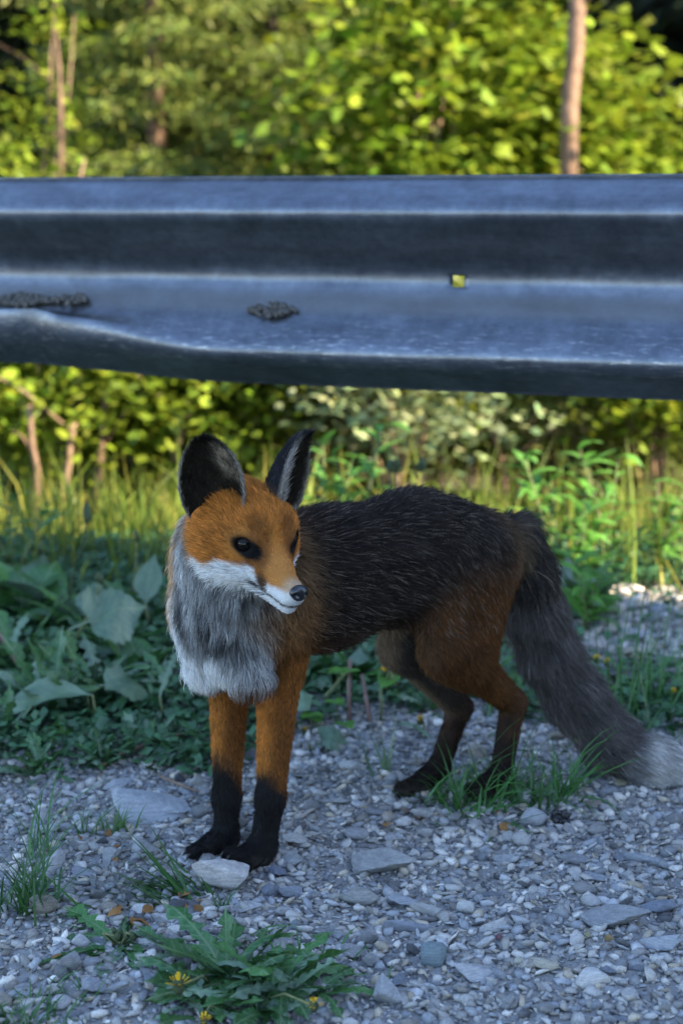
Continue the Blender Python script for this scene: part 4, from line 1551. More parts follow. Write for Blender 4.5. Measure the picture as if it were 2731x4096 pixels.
def blades(n, h, spread, lean=.5, w=.0016, seed=0, az=None, segs=5, droop=1.0):
    """a tuft of grass blades as one mesh around the origin"""
    r = np.random.default_rng(seed)
    Vs, Fs, o = [], [], 0
    for i in range(n):
        a = r.uniform(0, 6.28) if az is None else r.normal(az[0], az[1])
        L = h * r.uniform(.45, 1.1)
        p = np.array([r.normal() * spread, r.normal() * spread, -.004])
        e = math.pi / 2 - abs(r.normal(lean, .28))
        c = r.uniform(.4, 1.5) * droop
        side = np.array([-math.sin(a), math.cos(a), 0])
        ww = w * r.uniform(.6, 1.3)
        for k in range(segs + 1):
            t = k / segs
            wk = ww * (1 - t ** 1.7) + .00008
            tw = side * math.cos(t * 1.1) + np.array([0, 0, 1]) * math.sin(t * 1.1) * .5
            Vs += [p - tw * wk, p + tw * wk]
            ee = e - c * t
            p = p + np.array([math.cos(a) * math.cos(ee), math.sin(a) * math.cos(ee), math.sin(ee)]) * L / segs
        for k in range(segs):
            Fs.append((o + 2 * k, o + 2 * k + 1, o + 2 * k + 3, o + 2 * k + 2))
        o += 2 * (segs + 1)
    V = np.array(Vs)
    V[:, 2] = np.maximum(V[:, 2], -.003 + 0 * V[:, 2])
    return V, np.array(Fs)


def tuft(px, py, n, h, label, spread=.008, lean=.5, w=.0016, seed=0, az=None, droop=1.0, mat=None):
    c = G(px, py)
    V, F = blades(int(n * 1.6) + 1, h, spread * 1.15, lean, w * 1.1, seed, az, 5, droop)
    o = mesh_obj('grass_tuft', V, F, mat or LM_GRASS, smooth=True)
    o.location = (c[0], c[1], gz(c[0], c[1]))
    return tag(o, label, 'grass')


# grass tufts standing in the gravel
tuft(110, 3640, 46, .105, 'tall grass tuft with dry base growing in open gravel', .016, .45, .0015, 1)
tuft(170, 3420, 9, .16, 'sparse upright grass stalks behind the tall gravel tuft', .012, .22, .0012, 2)
tuft(465, 3325, 22, .045, 'short bright grass tuft in front of the wide smooth slab', .006, .4, .0013, 3, None, 1, LM_BRIGHT)
tuft(345, 3350, 8, .075, 'few thin grass blades between slab and tall tuft', .006, .5, .0011, 4)
tuft(790, 3585, 20, .135, 'grass blades bending towards the big tuft from beside the cream block', .010, 1.05, .0022, 5, (2.75, .35), .5)
tuft(690, 3600, 14, .12, 'flattened broad grass blades lying on the gravel', .012, 1.4, .0026, 6, (3.3, .25), .2)
tuft(900, 3640, 9, .04, 'little grass sprig in front of the large cream block', .005, .3, .001, 7)
tuft(440, 3680, 9, .12, 'dark broad grass blades lying flat above the dandelion rosette', .01, 1.5, .003, 8, (3.25, .2), .1)
tuft(1000, 3760, 5, .07, 'single bent grass blades behind the lower dandelion', .006, 1.0, .002, 9)
tuft(150, 4075, 40, .05, 'low grass tuft by the broad pale stone', .022, .7, .0014, 10)
tuft(30, 4090, 30, .045, 'low grass clump at the path edge', .02, .7, .0014, 11)
tuft(1860, 3215, 60, .095, 'dense grass tuft around the fox\'s near hind paw', .024, .75, .0017, 12)
tuft(2060, 3200, 34, .12, 'grass tuft with long blades behind the near hind paw', .016, .6, .0017, 13)
tuft(2250, 3185, 24, .125, 'spiky grass tuft in front of the fox\'s tail', .008, .55, .0016, 14)
tuft(1960, 3235, 26, .07, 'low matted grass in front of the near hind paw', .030, 1.0, .0018, 23)
tuft(2150, 3215, 18, .09, 'grass sprigs between the hind paw tuft and the spiky one', .014, .7, .0016, 24)
tuft(1740, 3190, 10, .07, 'grass sprig in front of the far hind paw', .008, .8, .0018, 15)
tuft(1830, 3240, 5, .15, 'tall grass stalk with a seed head by the near hind paw', .006, .15, .0016, 16)
tuft(1550, 3105, 6, .085, 'three pale grass blades rising behind the far hind paw', .008, .3, .0024, 17, None, .4, LM_PALE)
tuft(1280, 3880, 22, .045, 'short grass sprigs among the dandelion leaves', .025, .6, .0014, 18)
tuft(2520, 2900, 14, .30, 'tall grass stalks rising from clover by the tail', .03, .14, .0014, 19, None, .25)
tuft(2660, 2850, 16, .22, 'tall thin grass beside the yellow hawkbit flowers', .03, .25, .0014, 20, None, .5)
tuft(2600, 3010, 16, .09, 'grass blades drooping over the white tail tip', .03, .7, .0016, 21)
tuft(2000, 2850, 14, .10, 'grass blades between the hind leg and the tail', .02, .5, .0016, 22)

# lower dandelion, hand-sized rosette with yellow flower
def _fl1(root):
    base = np.array(root.location)
    flower(root, (-.02, .0, .0), P(715, 3945, 1.365) - base, True, .011)
    flower(root, (.03, -.03, .0), P(1255, 4025, 1.345) - base, True, .008)
    flower(root, (.0, -.05, .0), P(815, 4085, 1.33) - base, True, .007)


rosette(930, 3950, 34, .095, 'dandelion', [LM_MID, LM_DARK, LM_PALE, LM_MID], 'big dandelion rosette with yellow flower growing in the gravel', cat='dandelion', rise=(.1, .9), extra=_fl1)
rosette(1120, 3990, 22, .085, 'dandelion', [LM_MID, LM_DARK, LM_PALE], 'dandelion rosette merging into the big flowering one', cat='dandelion', rise=(.1, .9))
rosette(820, 4060, 18, .075, 'dandelion', [LM_DARK, LM_MID, LM_PALE], 'dark toothed dandelion plant in front of the big flowering one', cat='dandelion', rise=(.1, .8))
rosette(1020, 4060, 18, .075, 'dandelion', [LM_MID, LM_PALE, LM_DARK], 'pale tipped dandelion plant beside the dark toothed one', cat='dandelion', rise=(.1, .8))
rosette(720, 3850, 14, .07, 'dandelion', [LM_DARK, LM_PALE, LM_MID], 'small dandelion rosette between the flattened and the flowering ones', cat='dandelion', rise=(.0, .5))
rosette(1270, 3985, 14, .065, 'dandelion', [LM_PALE, LM_MID, LM_DARK], 'small greyish dandelion rosette by the pale tilted flake', cat='dandelion', rise=(.1, .8))
def _bud(root):
    for i in range(4):
        flower(root, (0, 0, 0), (_pr.normal() * .012, -.005 + _pr.normal() * .01, .016), False, .0065)
rosette(480, 3800, 26, .085, 'dandelion', [LM_DARK, LM_MID, LM_PALE], 'flattened dandelion rosette with closed buds on the gravel', cat='dandelion', rise=(-.02, .22), extra=_bud)

# broad leaves behind the fox, in the shade of the rail
def single(px, py, Y, length, az, pitch, kind, mat, label, v=0, roll=0., name='coltsfoot_plant', wide=1.0, cat='plant'):
    """one large leaf on its own stalk, the blade centred at a photo pixel"""
    p = P(px, py, Y)
    d = np.array([math.cos(az) * math.cos(pitch), math.sin(az) * math.cos(pitch), math.sin(pitch)])
    base = p - d * length * .55
    root = empty(name, (base[0], base[1], gz(base[0], base[1])))
    tag(root, label, cat)
    z = max(.0, base[2] - root.location.z)
    put_leaf(root, (0, 0, z), length, az, pitch, kind, mat, v, roll, 'leaf', wide)
    if z > .004:
        put_stem(root, [(0, .004, -.005), (.003, .002, z * .5), (0, 0, z + .001)], .0022, .0016, M_STEM)
    return root


single(450, 2450, 2.48, .135, .35, .30, 'round', LM_PALE, 'large pale scalloped coltsfoot leaf standing behind the fox', 1, .85)
single(505, 2735, 2.27, .105, .15, .05, 'round', LM_PALE, 'flat whitish scalloped leaf low beside the fox\'s chest', 0, .35)
single(110, 2790, 2.22, .17, 3.25, .0, 'ovate', LM_PALE, 'long pale folded leaf lying out over the low herbs', 0, -.3, wide=.55)
single(680, 2650, 2.28, .10, 1.2, .9, 'dandelion', LM_PALE, 'upright grey toothed leaf close to the fox\'s chest', 0, .2)
single(1190, 2790, 2.22, .07, .4, .4, 'round', LM_PALE, 'pale leaf behind the fox\'s near front leg', 0, .7)
single(600, 2300, 2.75, .10, 1.4, 1.0, 'ovate', LM_PALE, 'broad upright bluish leaf behind the fox\'s nape', 2, .0)
single(1345, 2945, 2.13, .075, .3, .2, 'round', LM_PALE, 'grey lobed leaf at gravel edge under the fox\'s belly', 2, .5)
single(1265, 3010, 2.13, .055, 2.9, .1, 'ovate', LM_PALE, 'small grey leaf tip on the gravel under the belly', 0, .1)
single(640, 3110, 2.08, .10, .2, .05, 'dandelion', LM_PALE, 'pale torn leaf lying on gravel behind the far front paw', 1, .1)
single(760, 3090, 2.08, .05, 1.5, .35, 'round', LM_DARK, 'round wrinkled dark leaf beside the far front leg', 0, .1)
single(800, 3060, 2.10, .045, .5, .5, 'round', LM_MID, 'second round wrinkled leaf beside the far front leg', 1, .3)
single(240, 3000, 2.18, .06, .4, .5, 'ovate', LM_BRIGHT, 'oval bright green leaf on the low herb carpet', 1, .4)
single(1575, 2690, 2.28, .07, .9, .5, 'ovate', LM_BRIGHT, 'bright green leaf below the belly', 0, .2)
single(2060, 2950, 2.2, .09, .3, .2, 'dandelion', LM_PALE, 'grey toothed leaf between near hind leg and tail', 0, .2)
single(1660, 2930, 2.2, .075, 2.2, .5, 'dandelion', LM_PALE, 'pale lobed leaf behind the far hind leg', 0, .2)

# leafy dandelion plants behind the fox
for i, (px, py, n, L, lab) in enumerate([
        (200, 2860, 16, .19, 'tall toothed dandelion plant with upright leaves beside long pale leaf'),
        (60, 2700, 14, .20, 'dense toothed dandelion plant by the mossy plants beside the rail dent'),
        (380, 2820, 16, .17, 'dark leafy dandelion plant under the scalloped coltsfoot leaf'),
        (560, 2720, 14, .15, 'dark dandelion plant behind the flat whitish leaf'),
        (690, 2800, 14, .13, 'dandelion plant growing against the fox\'s chest'),
        (300, 2560, 14, .20, 'dandelion plant behind the coltsfoot leaf'),
        (620, 2500, 14, .18, 'dandelion plant behind the fox\'s nape'),
        (120, 2480, 14, .22, 'big dandelion plant with broad shaded leaves under the rail'),
        (440, 2620, 14, .17, 'dandelion plant at foot of the dry flower stalk'),
        (30, 2950, 14, .10, 'low dandelion plant at the edge of the herb carpet'),
        (400, 3060, 14, .085, 'low dandelion plant beside the dead twig'),
        (150, 3110, 16, .09, 'low dandelion plant spilling onto the gravel'),
        (600, 3000, 12, .08, 'low dandelion plant behind the far front leg'),
        (1250, 2740, 16, .12, 'leafy plant behind the near front leg'),
        (1420, 2760, 16, .12, 'leafy dandelion plant in the dark below the belly'),
        (1560, 2800, 14, .10, 'dandelion plant between belly and far hind leg'),
        (1700, 2850, 12, .09, 'dandelion plant behind the far hock'),
        (1900, 2780, 14, .12, 'dandelion plant between the two hind legs'),
        (2080, 2820, 12, .11, 'dandelion plant between near hind leg and tail'),
        (2420, 2870, 14, .08, 'low toothed plant beside the tail'),
        (2600, 2800, 16, .08, 'low toothed plant under the yellow hawkbit flowers'),
        (2350, 2450, 14, .15, 'broad leaved plant at the gravel heap'),
        (2150, 2480, 12, .15, 'broad leaved plant behind the fox\'s tail')]):
    rosette(px, py, int(n * 1.7), L * .68, 'ovate' if i in (13, 21, 22, 3, 7, 5, 14, 17) else 'dandelion', [LM_DARK, LM_MID, LM_DARK, LM_PALE] if i % 3 else [LM_DARK, LM_PALE, LM_MID], lab, rise=(.25, 1.25), cat='plant')

# dry flower stalk, dark flower heads, twigs
def stalk(pts, r0, r1, label, head=None, mat=None, name='flower_stalk', cat='stalk'):
    pts = [np.asarray(p, float) for p in pts]
    root = empty(name, pts[0]); tag(root, label, cat)
    ps = [p - pts[0] for p in pts]
    put_stem(root, ps, r0, r1, mat or M_STEM)
    if head:
        V, F = stone_shape(2, _pr, 14, 7, .10)
        mesh_obj('seed_head', V * np.array(head) + ps[-1] + np.array([0, 0, head[2] * .7]), F, M_BUD, root, smooth=True)
    return root


stalk([P(248, 2730, 2.50), P(275, 2600, 2.50), P(345, 2480, 2.50), P(390, 2390, 2.50), P(400, 2335, 2.50)], .0032, .0026, 'curved pale dandelion stalk with a closed brown head', (.007, .007, .012))
stalk([P(140, 2760, 2.45), P(70, 2650, 2.45), P(0, 2540, 2.46), P(-40, 2460, 2.47)], .0034, .0026, 'bare brown stalk leaning over the tall toothed plant', None, M_STEMRED)
stalk([P(1555, 2300, 2.9), P(1560, 2050, 2.9), P(1562, 1880, 2.9)], .0016, .0013, 'plantain stalk with dark head above the fox\'s back', (.009, .009, .012))
stalk([P(1600, 2300, 2.9), P(1592, 2050, 2.9), P(1583, 1885, 2.9)], .0016, .0013, 'second plantain stalk with dark head touching its twin', (.009, .009, .014))
stalk([P(1705, 2300, 2.9), P(1695, 2050, 2.9), P(1685, 1880, 2.9)], .0016, .0013, 'lone plantain stalk with dark head above the fox\'s rump', (.009, .009, .014))
stalk([P(515, 2480, 2.8), P(542, 2260, 2.8), P(548, 2160, 2.8)], .0016, .0012, 'thin plantain stalk with dark head behind the coltsfoot leaf', (.006, .006, .012))
stalk([P(265, 2480, 2.75), P(300, 2260, 2.75), P(345, 2140, 2.75), P(350, 2080, 2.75)], .0025, .0012, 'dark leafy stalk against the sunny grass', (.008, .008, .02), M_BUD)
stalk([P(1398, 2880, 2.25), P(1395, 2760, 2.27), P(1400, 2640, 2.3)], .0035, .003, 'dull purple dandelion stalk hanging under the belly', None, M_STEMRED)
stalk([P(1480, 2890, 2.24), P(1465, 2800, 2.26), P(1448, 2700, 2.3)], .0035, .0028, 'second purple stalk leaning under the belly', None, M_STEMRED)
stalk([P(1300, 2790, 2.28), P(1340, 2740, 2.3), P(1380, 2690, 2.32)], .003, .0025, 'pale bent twig behind the near front leg', None, M_STEM)
stalk([P(1530, 2660, 2.28), P(1560, 2690, 2.27), P(1585, 2740, 2.26)], .0025, .002, 'short pale stalk beside the far thigh', None, M_STEM)
stalk([G(400, 3085) + [0, 0, .006], G(520, 3040) + [0, 0, .014], G(640, 2985) + [0, 0, .010], G(760, 2960) + [0, 0, .012]], .0022, .0030, 'dead brown twig lying across the herbs beside the far leg', None, M_TWIG, 'fallen_twig', 'twig')
stalk([G(640, 3115) + [0, 0, .004], G(740, 3170) + [0, 0, .008], G(830, 3190) + [0, 0, .004]], .0018, .0014, 'thin dead twig on the gravel by the wide slab', None, M_TWIG, 'fallen_twig', 'twig')
for (px, py, Y, dy, lab) in [(1535, 2690, 2.27, 40, 'orange yellow flower bud beside the far thigh'), (1680, 2885, 2.2, 30, 'ragged yellow flower behind the far hock'),
                             (2385, 2640, 2.45, 60, 'yellow hawkbit flower beside the tail'), (2425, 2655, 2.45, 50, 'second yellow hawkbit flower beside the tail'),
                             (2690, 2775, 2.3, 60, 'yellow hawkbit flower among the tall grass'), (105, 3100, 2.05, 20, 'yellowed flower head at the gravel edge'),
                             (800, 3030, 2.1, 30, 'withered yellow flower beside the far front leg'), (1215, 2930, 2.2, 30, 'withered orange bud behind the near front leg'),
                             (1275, 1985, 2.9, 90, 'yellow dandelion head above the fox\'s shoulders')]:
    tip = P(px, py, Y); b = P(px + 8, py + dy, Y)
    root = empty('yellow_flower', b); tag(root, lab, 'flower')
    flower(root, (0, 0, -.01), tip - b, True, .0085)

# clover
for i, (px, py, Y) in enumerate([(1390, 2690, 2.28), (1345, 2815, 2.24), (1240, 2865, 2.2), (1385, 2905, 2.18), (1350, 2690, 2.3), (1260, 2880, 2.21), (2300, 2750, 2.35), (2450, 2760, 2.35)]):
    p = P(px, py, Y)
    root = empty('clover', (p[0], p[1], gz(p[0], p[1])))
    tag(root, 'bright green clover sprig beside the fox\'s tail' if i > 5 else 'bright green three leaved clover sprig under the belly', 'clover', 'clover by the tail' if i > 5 else 'clover under the fox')
    z = max(p[2] - root.location.z, .01)
    put_stem(root, [(0, 0, -.005), (.002, 0, z * .5), (0, 0, z)], .0009, .0007, M_STEM)
    for k in range(3):
        put_leaf(root, (0, 0, z), .020, i + k * 2.09, .25, 'clover', LM_BRIGHT, 0, 0)

# litter on the gravel
for i in range(26):
    px, py = [(480, 3650), (540, 3690), (735, 3640), (795, 3640), (500, 3420), (470, 3450), (1340, 4010), (2010, 3310), (1580, 3305), (1990, 3250), (410, 3340), (250, 3870), (1720, 3220), (1690, 3300), (560, 3680), (1150, 3350), (330, 3380), (1640, 3270), (2320, 3240), (500, 3700)][i % 20]
    c = G(px + _pr.normal() * 18, py + _pr.normal() * 14)
    root = bpy.data.objects.new('dry_leaf', leaf_mesh('ovate', i, LM_DRY)); link(root)
    root.location = (c[0], c[1], gz(c[0], c[1]) + .006)
    root.rotation_euler = (_pr.normal() * .3, _pr.normal() * .4, _pr.uniform(0, 6))
    s = _pr.uniform(.012, .026); root.scale = (s, s, s)
    tag(root, 'crumpled dry brown leaf scrap lying on the gravel', 'dry leaf', 'dry leaf scraps on gravel')


def scatter_leaves(n, xy, lmin, lmax, hmax, rise, seed, shape='ovate', wide=.30, tones=None):
    """many little leaves as one triangle mesh: diamond folded on its rib"""
    r = np.random.default_rng(seed)
    x, y = xy(r, n)
    n = len(x)
    L = r.uniform(lmin, lmax, n)
    a = r.uniform(0, 6.28, n); e = r.normal(rise[0], rise[1], n)
    d = np.stack([np.cos(a) * np.cos(e), np.sin(a) * np.cos(e), np.sin(e)], 1)
    s = np.stack([-np.sin(a), np.cos(a), r.normal(0, .35, n)], 1)
    up = np.cross(d, s) * -1
    b = np.stack([x, y, ground_h(x, y) + r.uniform(0, 1, n) ** 1.5 * hmax], 1)
    w = (L * wide)[:, None]
    m = b + d * (L * .5)[:, None]
    V = np.stack([b, m + s * w + up * w * .25, b + d * L[:, None] - np.array([0, 0, 1]) * (L * .18)[:, None], m - s * w + up * w * .25, m - up * w * .1], 1).reshape(-1, 3)
    F = np.array([(0, 1, 4), (1, 2, 4), (2, 3, 4), (3, 0, 4)])
    F = (F[None] + (np.arange(n) * 5)[:, None, None]).reshape(-1, 3)
    c = np.repeat(r.uniform(.55, 1.35, (n, 1)) * (tones if tones is not None else np.array([[1, 1, 1.]])), 5, 0)
    return V, F, c


LT_CARPET = leaf_mat('herb_carpet', (.025, .085, .028), (.06, .14, .06), .22, .45, .5, 30, True)
LT_GRASS = leaf_mat('meadow_grass', (.09, .15, .018), (.17, .21, .03), .4, .55, .3, 8, True)


def carpet():
    def zone(r, n):
        x = r.uniform(-1.3, 1.4, n); y = r.uniform(1.95, 3.6, n)
        e = veg_edge(x) + .02 * np.sin(x * 40)
        left = x < -.12
        k = np.where(left, y > e - .09, y > e + .04)
        clump = fnoise2(x, y, 9, 7) + .5
        patch = (x > .28) & (y > 2.52) & (y < 3.1)
        keep = k & (r.uniform(0, 1, n) < np.where(left, .95, .25 + .9 * clump)) & ~(patch & (r.uniform(0, 1, n) < .85))
        return x[keep], y[keep]
    V, F, c = scatter_leaves(75000, zone, .010, .030, .034, (.35, .4), 41)
    o = mesh_obj('ground_cover', V, F, LT_CARPET, col=c)
    tag(o, 'low dark green herbs carpeting the verge behind the gravel', 'herbs', kind='stuff')


carpet()


def meadow():
    """sunlit grass beyond the rail"""
    r = np.random.default_rng(43)
    n = 16000
    x = r.uniform(-2.4, 2.6, n); y = r.uniform(3.0, 7.0, n)
    k = r.uniform(0, 1, n) < sstep(.25, .6, fnoise2(x, y, 1.7, 8) + .5 + .25 * (x < 0))
    x, y = x[k], y[k]; n = len(x)
    h = r.uniform(.08, .30, n)
    a = r.uniform(0, 6.28, n); ln = np.abs(r.normal(.35, .25, n))
    base = np.stack([x, y, ground_h(x, y) - .01], 1)
    d1 = np.stack([np.cos(a) * np.sin(ln), np.sin(a) * np.sin(ln), np.cos(ln)], 1)
    d2 = np.stack([np.cos(a) * np.sin(ln * 2.6), np.sin(a) * np.sin(ln * 2.6), np.cos(ln * 2.6)], 1)
    a2 = r.uniform(0, 6.28, n)
    s = np.stack([np.cos(a2), np.sin(a2), 0 * a], 1) * r.uniform(.0018, .0042, n)[:, None]
    m = base + d1 * (h * .55)[:, None]; t = m + d2 * (h * .45)[:, None]
    V = np.stack([base - s, base + s, m + s * .8, m - s * .8, t], 1).reshape(-1, 3)
    F = (np.array([(0, 1, 2), (0, 2, 3), (3, 2, 4)])[None] + (np.arange(n) * 5)[:, None, None]).reshape(-1, 3)
    dry = r.uniform(0, 1, (n, 1)) < .18
    c = np.where(dry, np.array([[1.7, 1.15, 1.6]]), np.array([[1, 1, 1.]])) * r.uniform(.6, 1.3, (n, 1))
    o = mesh_obj('meadow_grass', V, F, LT_GRASS, col=np.repeat(c, 5, 0))
    tag(o, 'sunlit yellow green grass growing beyond the guard rail', 'grass', kind='stuff')


meadow()

# ------------------------------------------------------------------ bushes and trees beyond the rail
def leaf_cloud(centres, spread, per, lmin, lmax, r, wide=.34, flat=.5, droop=.25, tone=(.55, 1.35), hue=.1):
    """leaves hung around twig centres"""
    n = len(centres) * per
    c = np.repeat(centres, per, 0)
    off = r.normal(size=(n, 3)) * np.array([1, 1, flat]) * spread
    b = c + off
    L = r.uniform(lmin, lmax, n)
    a = r.uniform(0, 6.28, n); e = r.normal(-droop, .35, n)
    d = np.stack([np.cos(a) * np.cos(e), np.sin(a) * np.cos(e), np.sin(e)], 1)
    s = np.stack([-np.sin(a), np.cos(a), r.normal(0, .4, n)], 1)
    w = (L * wide)[:, None]
    m = b + d * (L * .45)[:, None]
    up = np.cross(s, d)
    V = np.stack([b, m + s * w + up * w * .2, b + d * L[:, None], m - s * w + up * w * .2], 1).reshape(-1, 3)
    F = (np.array([(0, 1, 2), (0, 2, 3)])[None] + (np.arange(n) * 4)[:, None, None]).reshape(-1, 3)
    clump = np.repeat(r.uniform(*tone, len(centres)), per)[:, None] * r.uniform(.8, 1.2, (n, 1))
    col = clump * (1 + hue * r.normal(size=(n, 3)) * np.array([1, .4, 1]))
    return V, F, np.repeat(np.clip(col, .1, 2.5), 4, 0)


def bush(name, label, base, height, rad, nst, twigs, per, lsize, mat, stem_mat, cat='bush', group=None, seed=0, flat=.5, low=.1, stem_r=.012, wide=.34, droop=.25, shell=.45):
    r = np.random.default_rng(seed)
    base = np.array(base, float)
    base[2] = gz(base[0], base[1])
    root = empty(name, base); tag(root, label, cat, group)
    cents = []
    for i in range(nst):
        a = r.uniform(0, 6.28); lean = r.uniform(.1, .55) * rad
        tip = np.array([math.cos(a) * lean, math.sin(a) * lean, height * r.uniform(.7, .95)])
        mid = tip * np.array([.35, .35, .5]) + np.array([r.normal() * .05, r.normal() * .05, 0])
        put_stem(root, [(math.cos(a) * .02, math.sin(a) * .02, -.05), mid, tip], stem_r * r.uniform(.7, 1.2), stem_r * .3, stem_mat, 'stem')
    u = nrm(r.normal(size=(twigs, 3))) * (shell + (1 - shell) * r.uniform(0, 1, (twigs, 1)) ** .5)
    lumps = nrm(r.normal(size=(9, 3)))
    bump = 1 + .28 * np.max(np.clip(u @ lumps.T, 0, 1) ** 6, axis=1) - .14
    cents = u * bump[:, None] * np.array([rad, rad, height * (1 - low) / 2]) + np.array([0, 0, height * (low + (1 - low) / 2)])
    V, F, c = leaf_cloud(cents, lsize * 1.6, per, lsize * .6, lsize * 1.2, r, wide, flat, droop)
    mesh_obj('crown', V, F, mat, root, col=c)
    return root


def spruce(label, base, height, rad, mat, bark, n_whorl, seed, name='spruce_tree', group=None, low=.02, per=15, size=.05, trunk_r=.06):
    r = np.random.default_rng(seed)
    base = np.array(base, float); base[2] = gz(base[0], base[1]) - .05
    root = empty(name, base); tag(root, label, 'tree', group)
    put_stem(root, [(0, 0, 0), (.01, 0, height * .5), (0, 0, height)], trunk_r, .008, bark, 'trunk', 10)
    cents, dirs = [], []
    for i in range(n_whorl):
        z = height * (low + (1 - low) * i / n_whorl)
        R_ = rad * (1 - z / height) ** .75 + .08
        nb = r.integers(5, 8); a0 = r.uniform(0, 6.28)
        for k in range(nb):
            a = a0 + k * 6.283 / nb + r.normal() * .2
            L = R_ * r.uniform(.7, 1.15)
            m = max(4, int(L / max(.05, size * .62)))
            t = np.linspace(.12, 1, m)
            droop = -.22 * L * t ** 1.6 + .10 * L * t ** 4
            p = np.stack([np.cos(a) * L * t, np.sin(a) * L * t, z + .05 * r.normal() + droop], 1)
            w = (1 - t) * .36 * L + .03
            for sgn in (-1, 0, 1):
                q = p + np.stack([-np.sin(a) * sgn * w * r.uniform(.3, 1, m), np.cos(a) * sgn * w * r.uniform(.3, 1, m), -.25 * abs(sgn) * w], 1)
                cents.append(q)
                dd = np.stack([np.cos(a + sgn * .8) + 0 * t, np.sin(a + sgn * .8) + 0 * t, -.35 + 0 * t], 1)
                dirs.append(dd)
    c0 = np.concatenate(cents); d0 = nrm(np.concatenate(dirs))
    n = len(c0) * per
    c = np.repeat(c0, per, 0) + r.normal(size=(n, 3)) * np.array([.035, .035, .018]) * (size / .05)
    d = nrm(np.repeat(d0, per, 0) + r.normal(size=(n, 3)) * .45)
    s = nrm(np.cross(d, r.normal(size=(n, 3))))
    L = size * r.uniform(.6, 1.3, n)[:, None]
    V = np.stack([c, c + d * L * .5 + s * L * .14, c + d * L, c + d * L * .5 - s * L * .14], 1).reshape(-1, 3)
    F = (np.array([(0, 1, 2), (0, 2, 3)])[None] + (np.arange(n) * 4)[:, None, None]).reshape(-1, 3)
    tone = np.repeat(r.uniform(.6, 1.35, len(c0)), per)[:, None] * r.uniform(.8, 1.2, (n, 1)) * (1 + .08 * r.normal(size=(n, 3)))
    mesh_obj('crown', V, F, mat, root, col=np.repeat(tone, 4, 0))
    return root


LT_SPR = leaf_mat('spruce_needles', (.065, .095, .014), (.135, .16, .03), .25, .6, .3, 3, True)
LT_SHADE = leaf_mat('shade_tinted_needles', (.008, .014, .005), (.018, .027, .010), .1, .7, .2, 3, True)  # needle colour darkened to stand in for the deep shade of the wood
LT_LIME = leaf_mat('lime_leaves', (.11, .17, .012), (.21, .26, .022), .42, .5, .35, 4, True)
LT_OLIVE = leaf_mat('olive_leaves', (.10, .125, .03), (.17, .19, .05), .35, .55, .3, 4, True)
LT_SILVER = leaf_mat('silver_leaves', (.13, .18, .07), (.24, .28, .15), .3, .5, .4, 5, True)


def at(px, Y):
    """x on the ground for a photo column at distance Y (ground about eye level minus .9)"""
    return (px - 1365.5) / F_PX * (Y * _cp + .15)


# dark forest edge far behind
for i, (px, Y, hh) in enumerate([(-300, 11.5, 9), (300, 12.5, 10), (900, 12, 9.5), (1350, 11, 10), (1800, 12.4, 9), (2300, 11.6, 10), (2800, 12, 9.5), (3400, 11.5, 9), (-1000, 12, 9), (-1800, 10.5, 8)]):
    spruce(['tall dark spruce added to shade the wood far beyond the rail'][0], (at(px, Y), Y, 0), hh, 2.1, LT_SHADE, M_BARKD, 26, 100 + i, group='dark spruces of the wood behind', low=.0, per=8, size=.20, trunk_r=.12)

spruce('young olive green spruce with drooping sprays above the rail dent', (at(640, 7.2), 7.2, 0), 3.6, .85, LT_SPR, M_BARK, 24, 61, per=9, size=.055)
spruce('young spruce with dark trunk beside the leafy lime green bush', (at(1090, 7.6), 7.6, 0), 4.0, 1.0, LT_SPR, M_BARKD, 24, 62, per=9, size=.055)
spruce('olive spruce set back between the two drooping young spruces', (at(800, 8.6), 8.6, 0), 4.2, 1.1, LT_SPR, M_BARKD, 22, 63, per=8, size=.06)
for i, (x, y) in enumerate([(3.6, 9.0), (5.6, 8.6), (7.8, 8.0), (10.5, 7.6)]):  # extra spruces added at the side to keep sun off the far row
    spruce('tall dark spruce added to shade the wood far beyond the rail', (x, y, 0), 10.5, 2.2, LT_SHADE, M_BARKD, 26, 140 + i, group='dark spruces of the wood behind', low=.0, per=7, size=.22, trunk_r=.12)

bush('leafy_bush', 'lime green leafy bush growing above the rail around the pink trunk', (at(2180, 6.4), 6.4, 0), 1.75, .46, 5, 320, 18, .082, LT_LIME, M_TWIG, seed=71)
bush('leafy_bush', 'lime green leafy bush beside the dark spruce trunk', (at(1750, 6.2), 6.2, 0), 2.15, .58, 5, 330, 18, .080, LT_LIME, M_TWIG, seed=72)
bush('leafy_bush', 'lime green bush low under the dark gap in the wood', (at(2700, 6.3), 6.3, 0), 1.30, .42, 4, 260, 16, .06, LT_LIME, M_TWIG, seed=73)
bush('leafy_bush', 'bright yellow green bush behind the rail dent', (at(130, 5.8), 5.8, 0), 1.25, .50, 4, 320, 16, .055, LT_LIME, M_TWIG, seed=74)
bush('leafy_bush', 'thin twiggy bush against the dark wood by the dent', (at(230, 6.8), 6.8, 0), 1.95, .28, 3, 120, 12, .05, LT_LIME, M_TWIG, seed=75, stem_r=.008)
bush('leafy_bush', 'olive bush low under the rail behind the bare stems', (at(500, 5.4), 5.4, 0), 1.0, .6, 5, 360, 16, .05, LT_OLIVE, M_TWIG, seed=76)
bush('leafy_bush', 'olive bush set back behind the fox\'s two ears', (at(1050, 5.6), 5.6, 0), 1.05, .55, 5, 360, 16, .05, LT_OLIVE, M_TWIG, seed=77)
bush('silver_bush', 'pale silvery leaved bush above the fox\'s back', (at(1640, 4.6), 4.6, 0), .80, .36, 5, 170, 13, .048, LT_SILVER, M_TWIG, seed=78, low=.35)
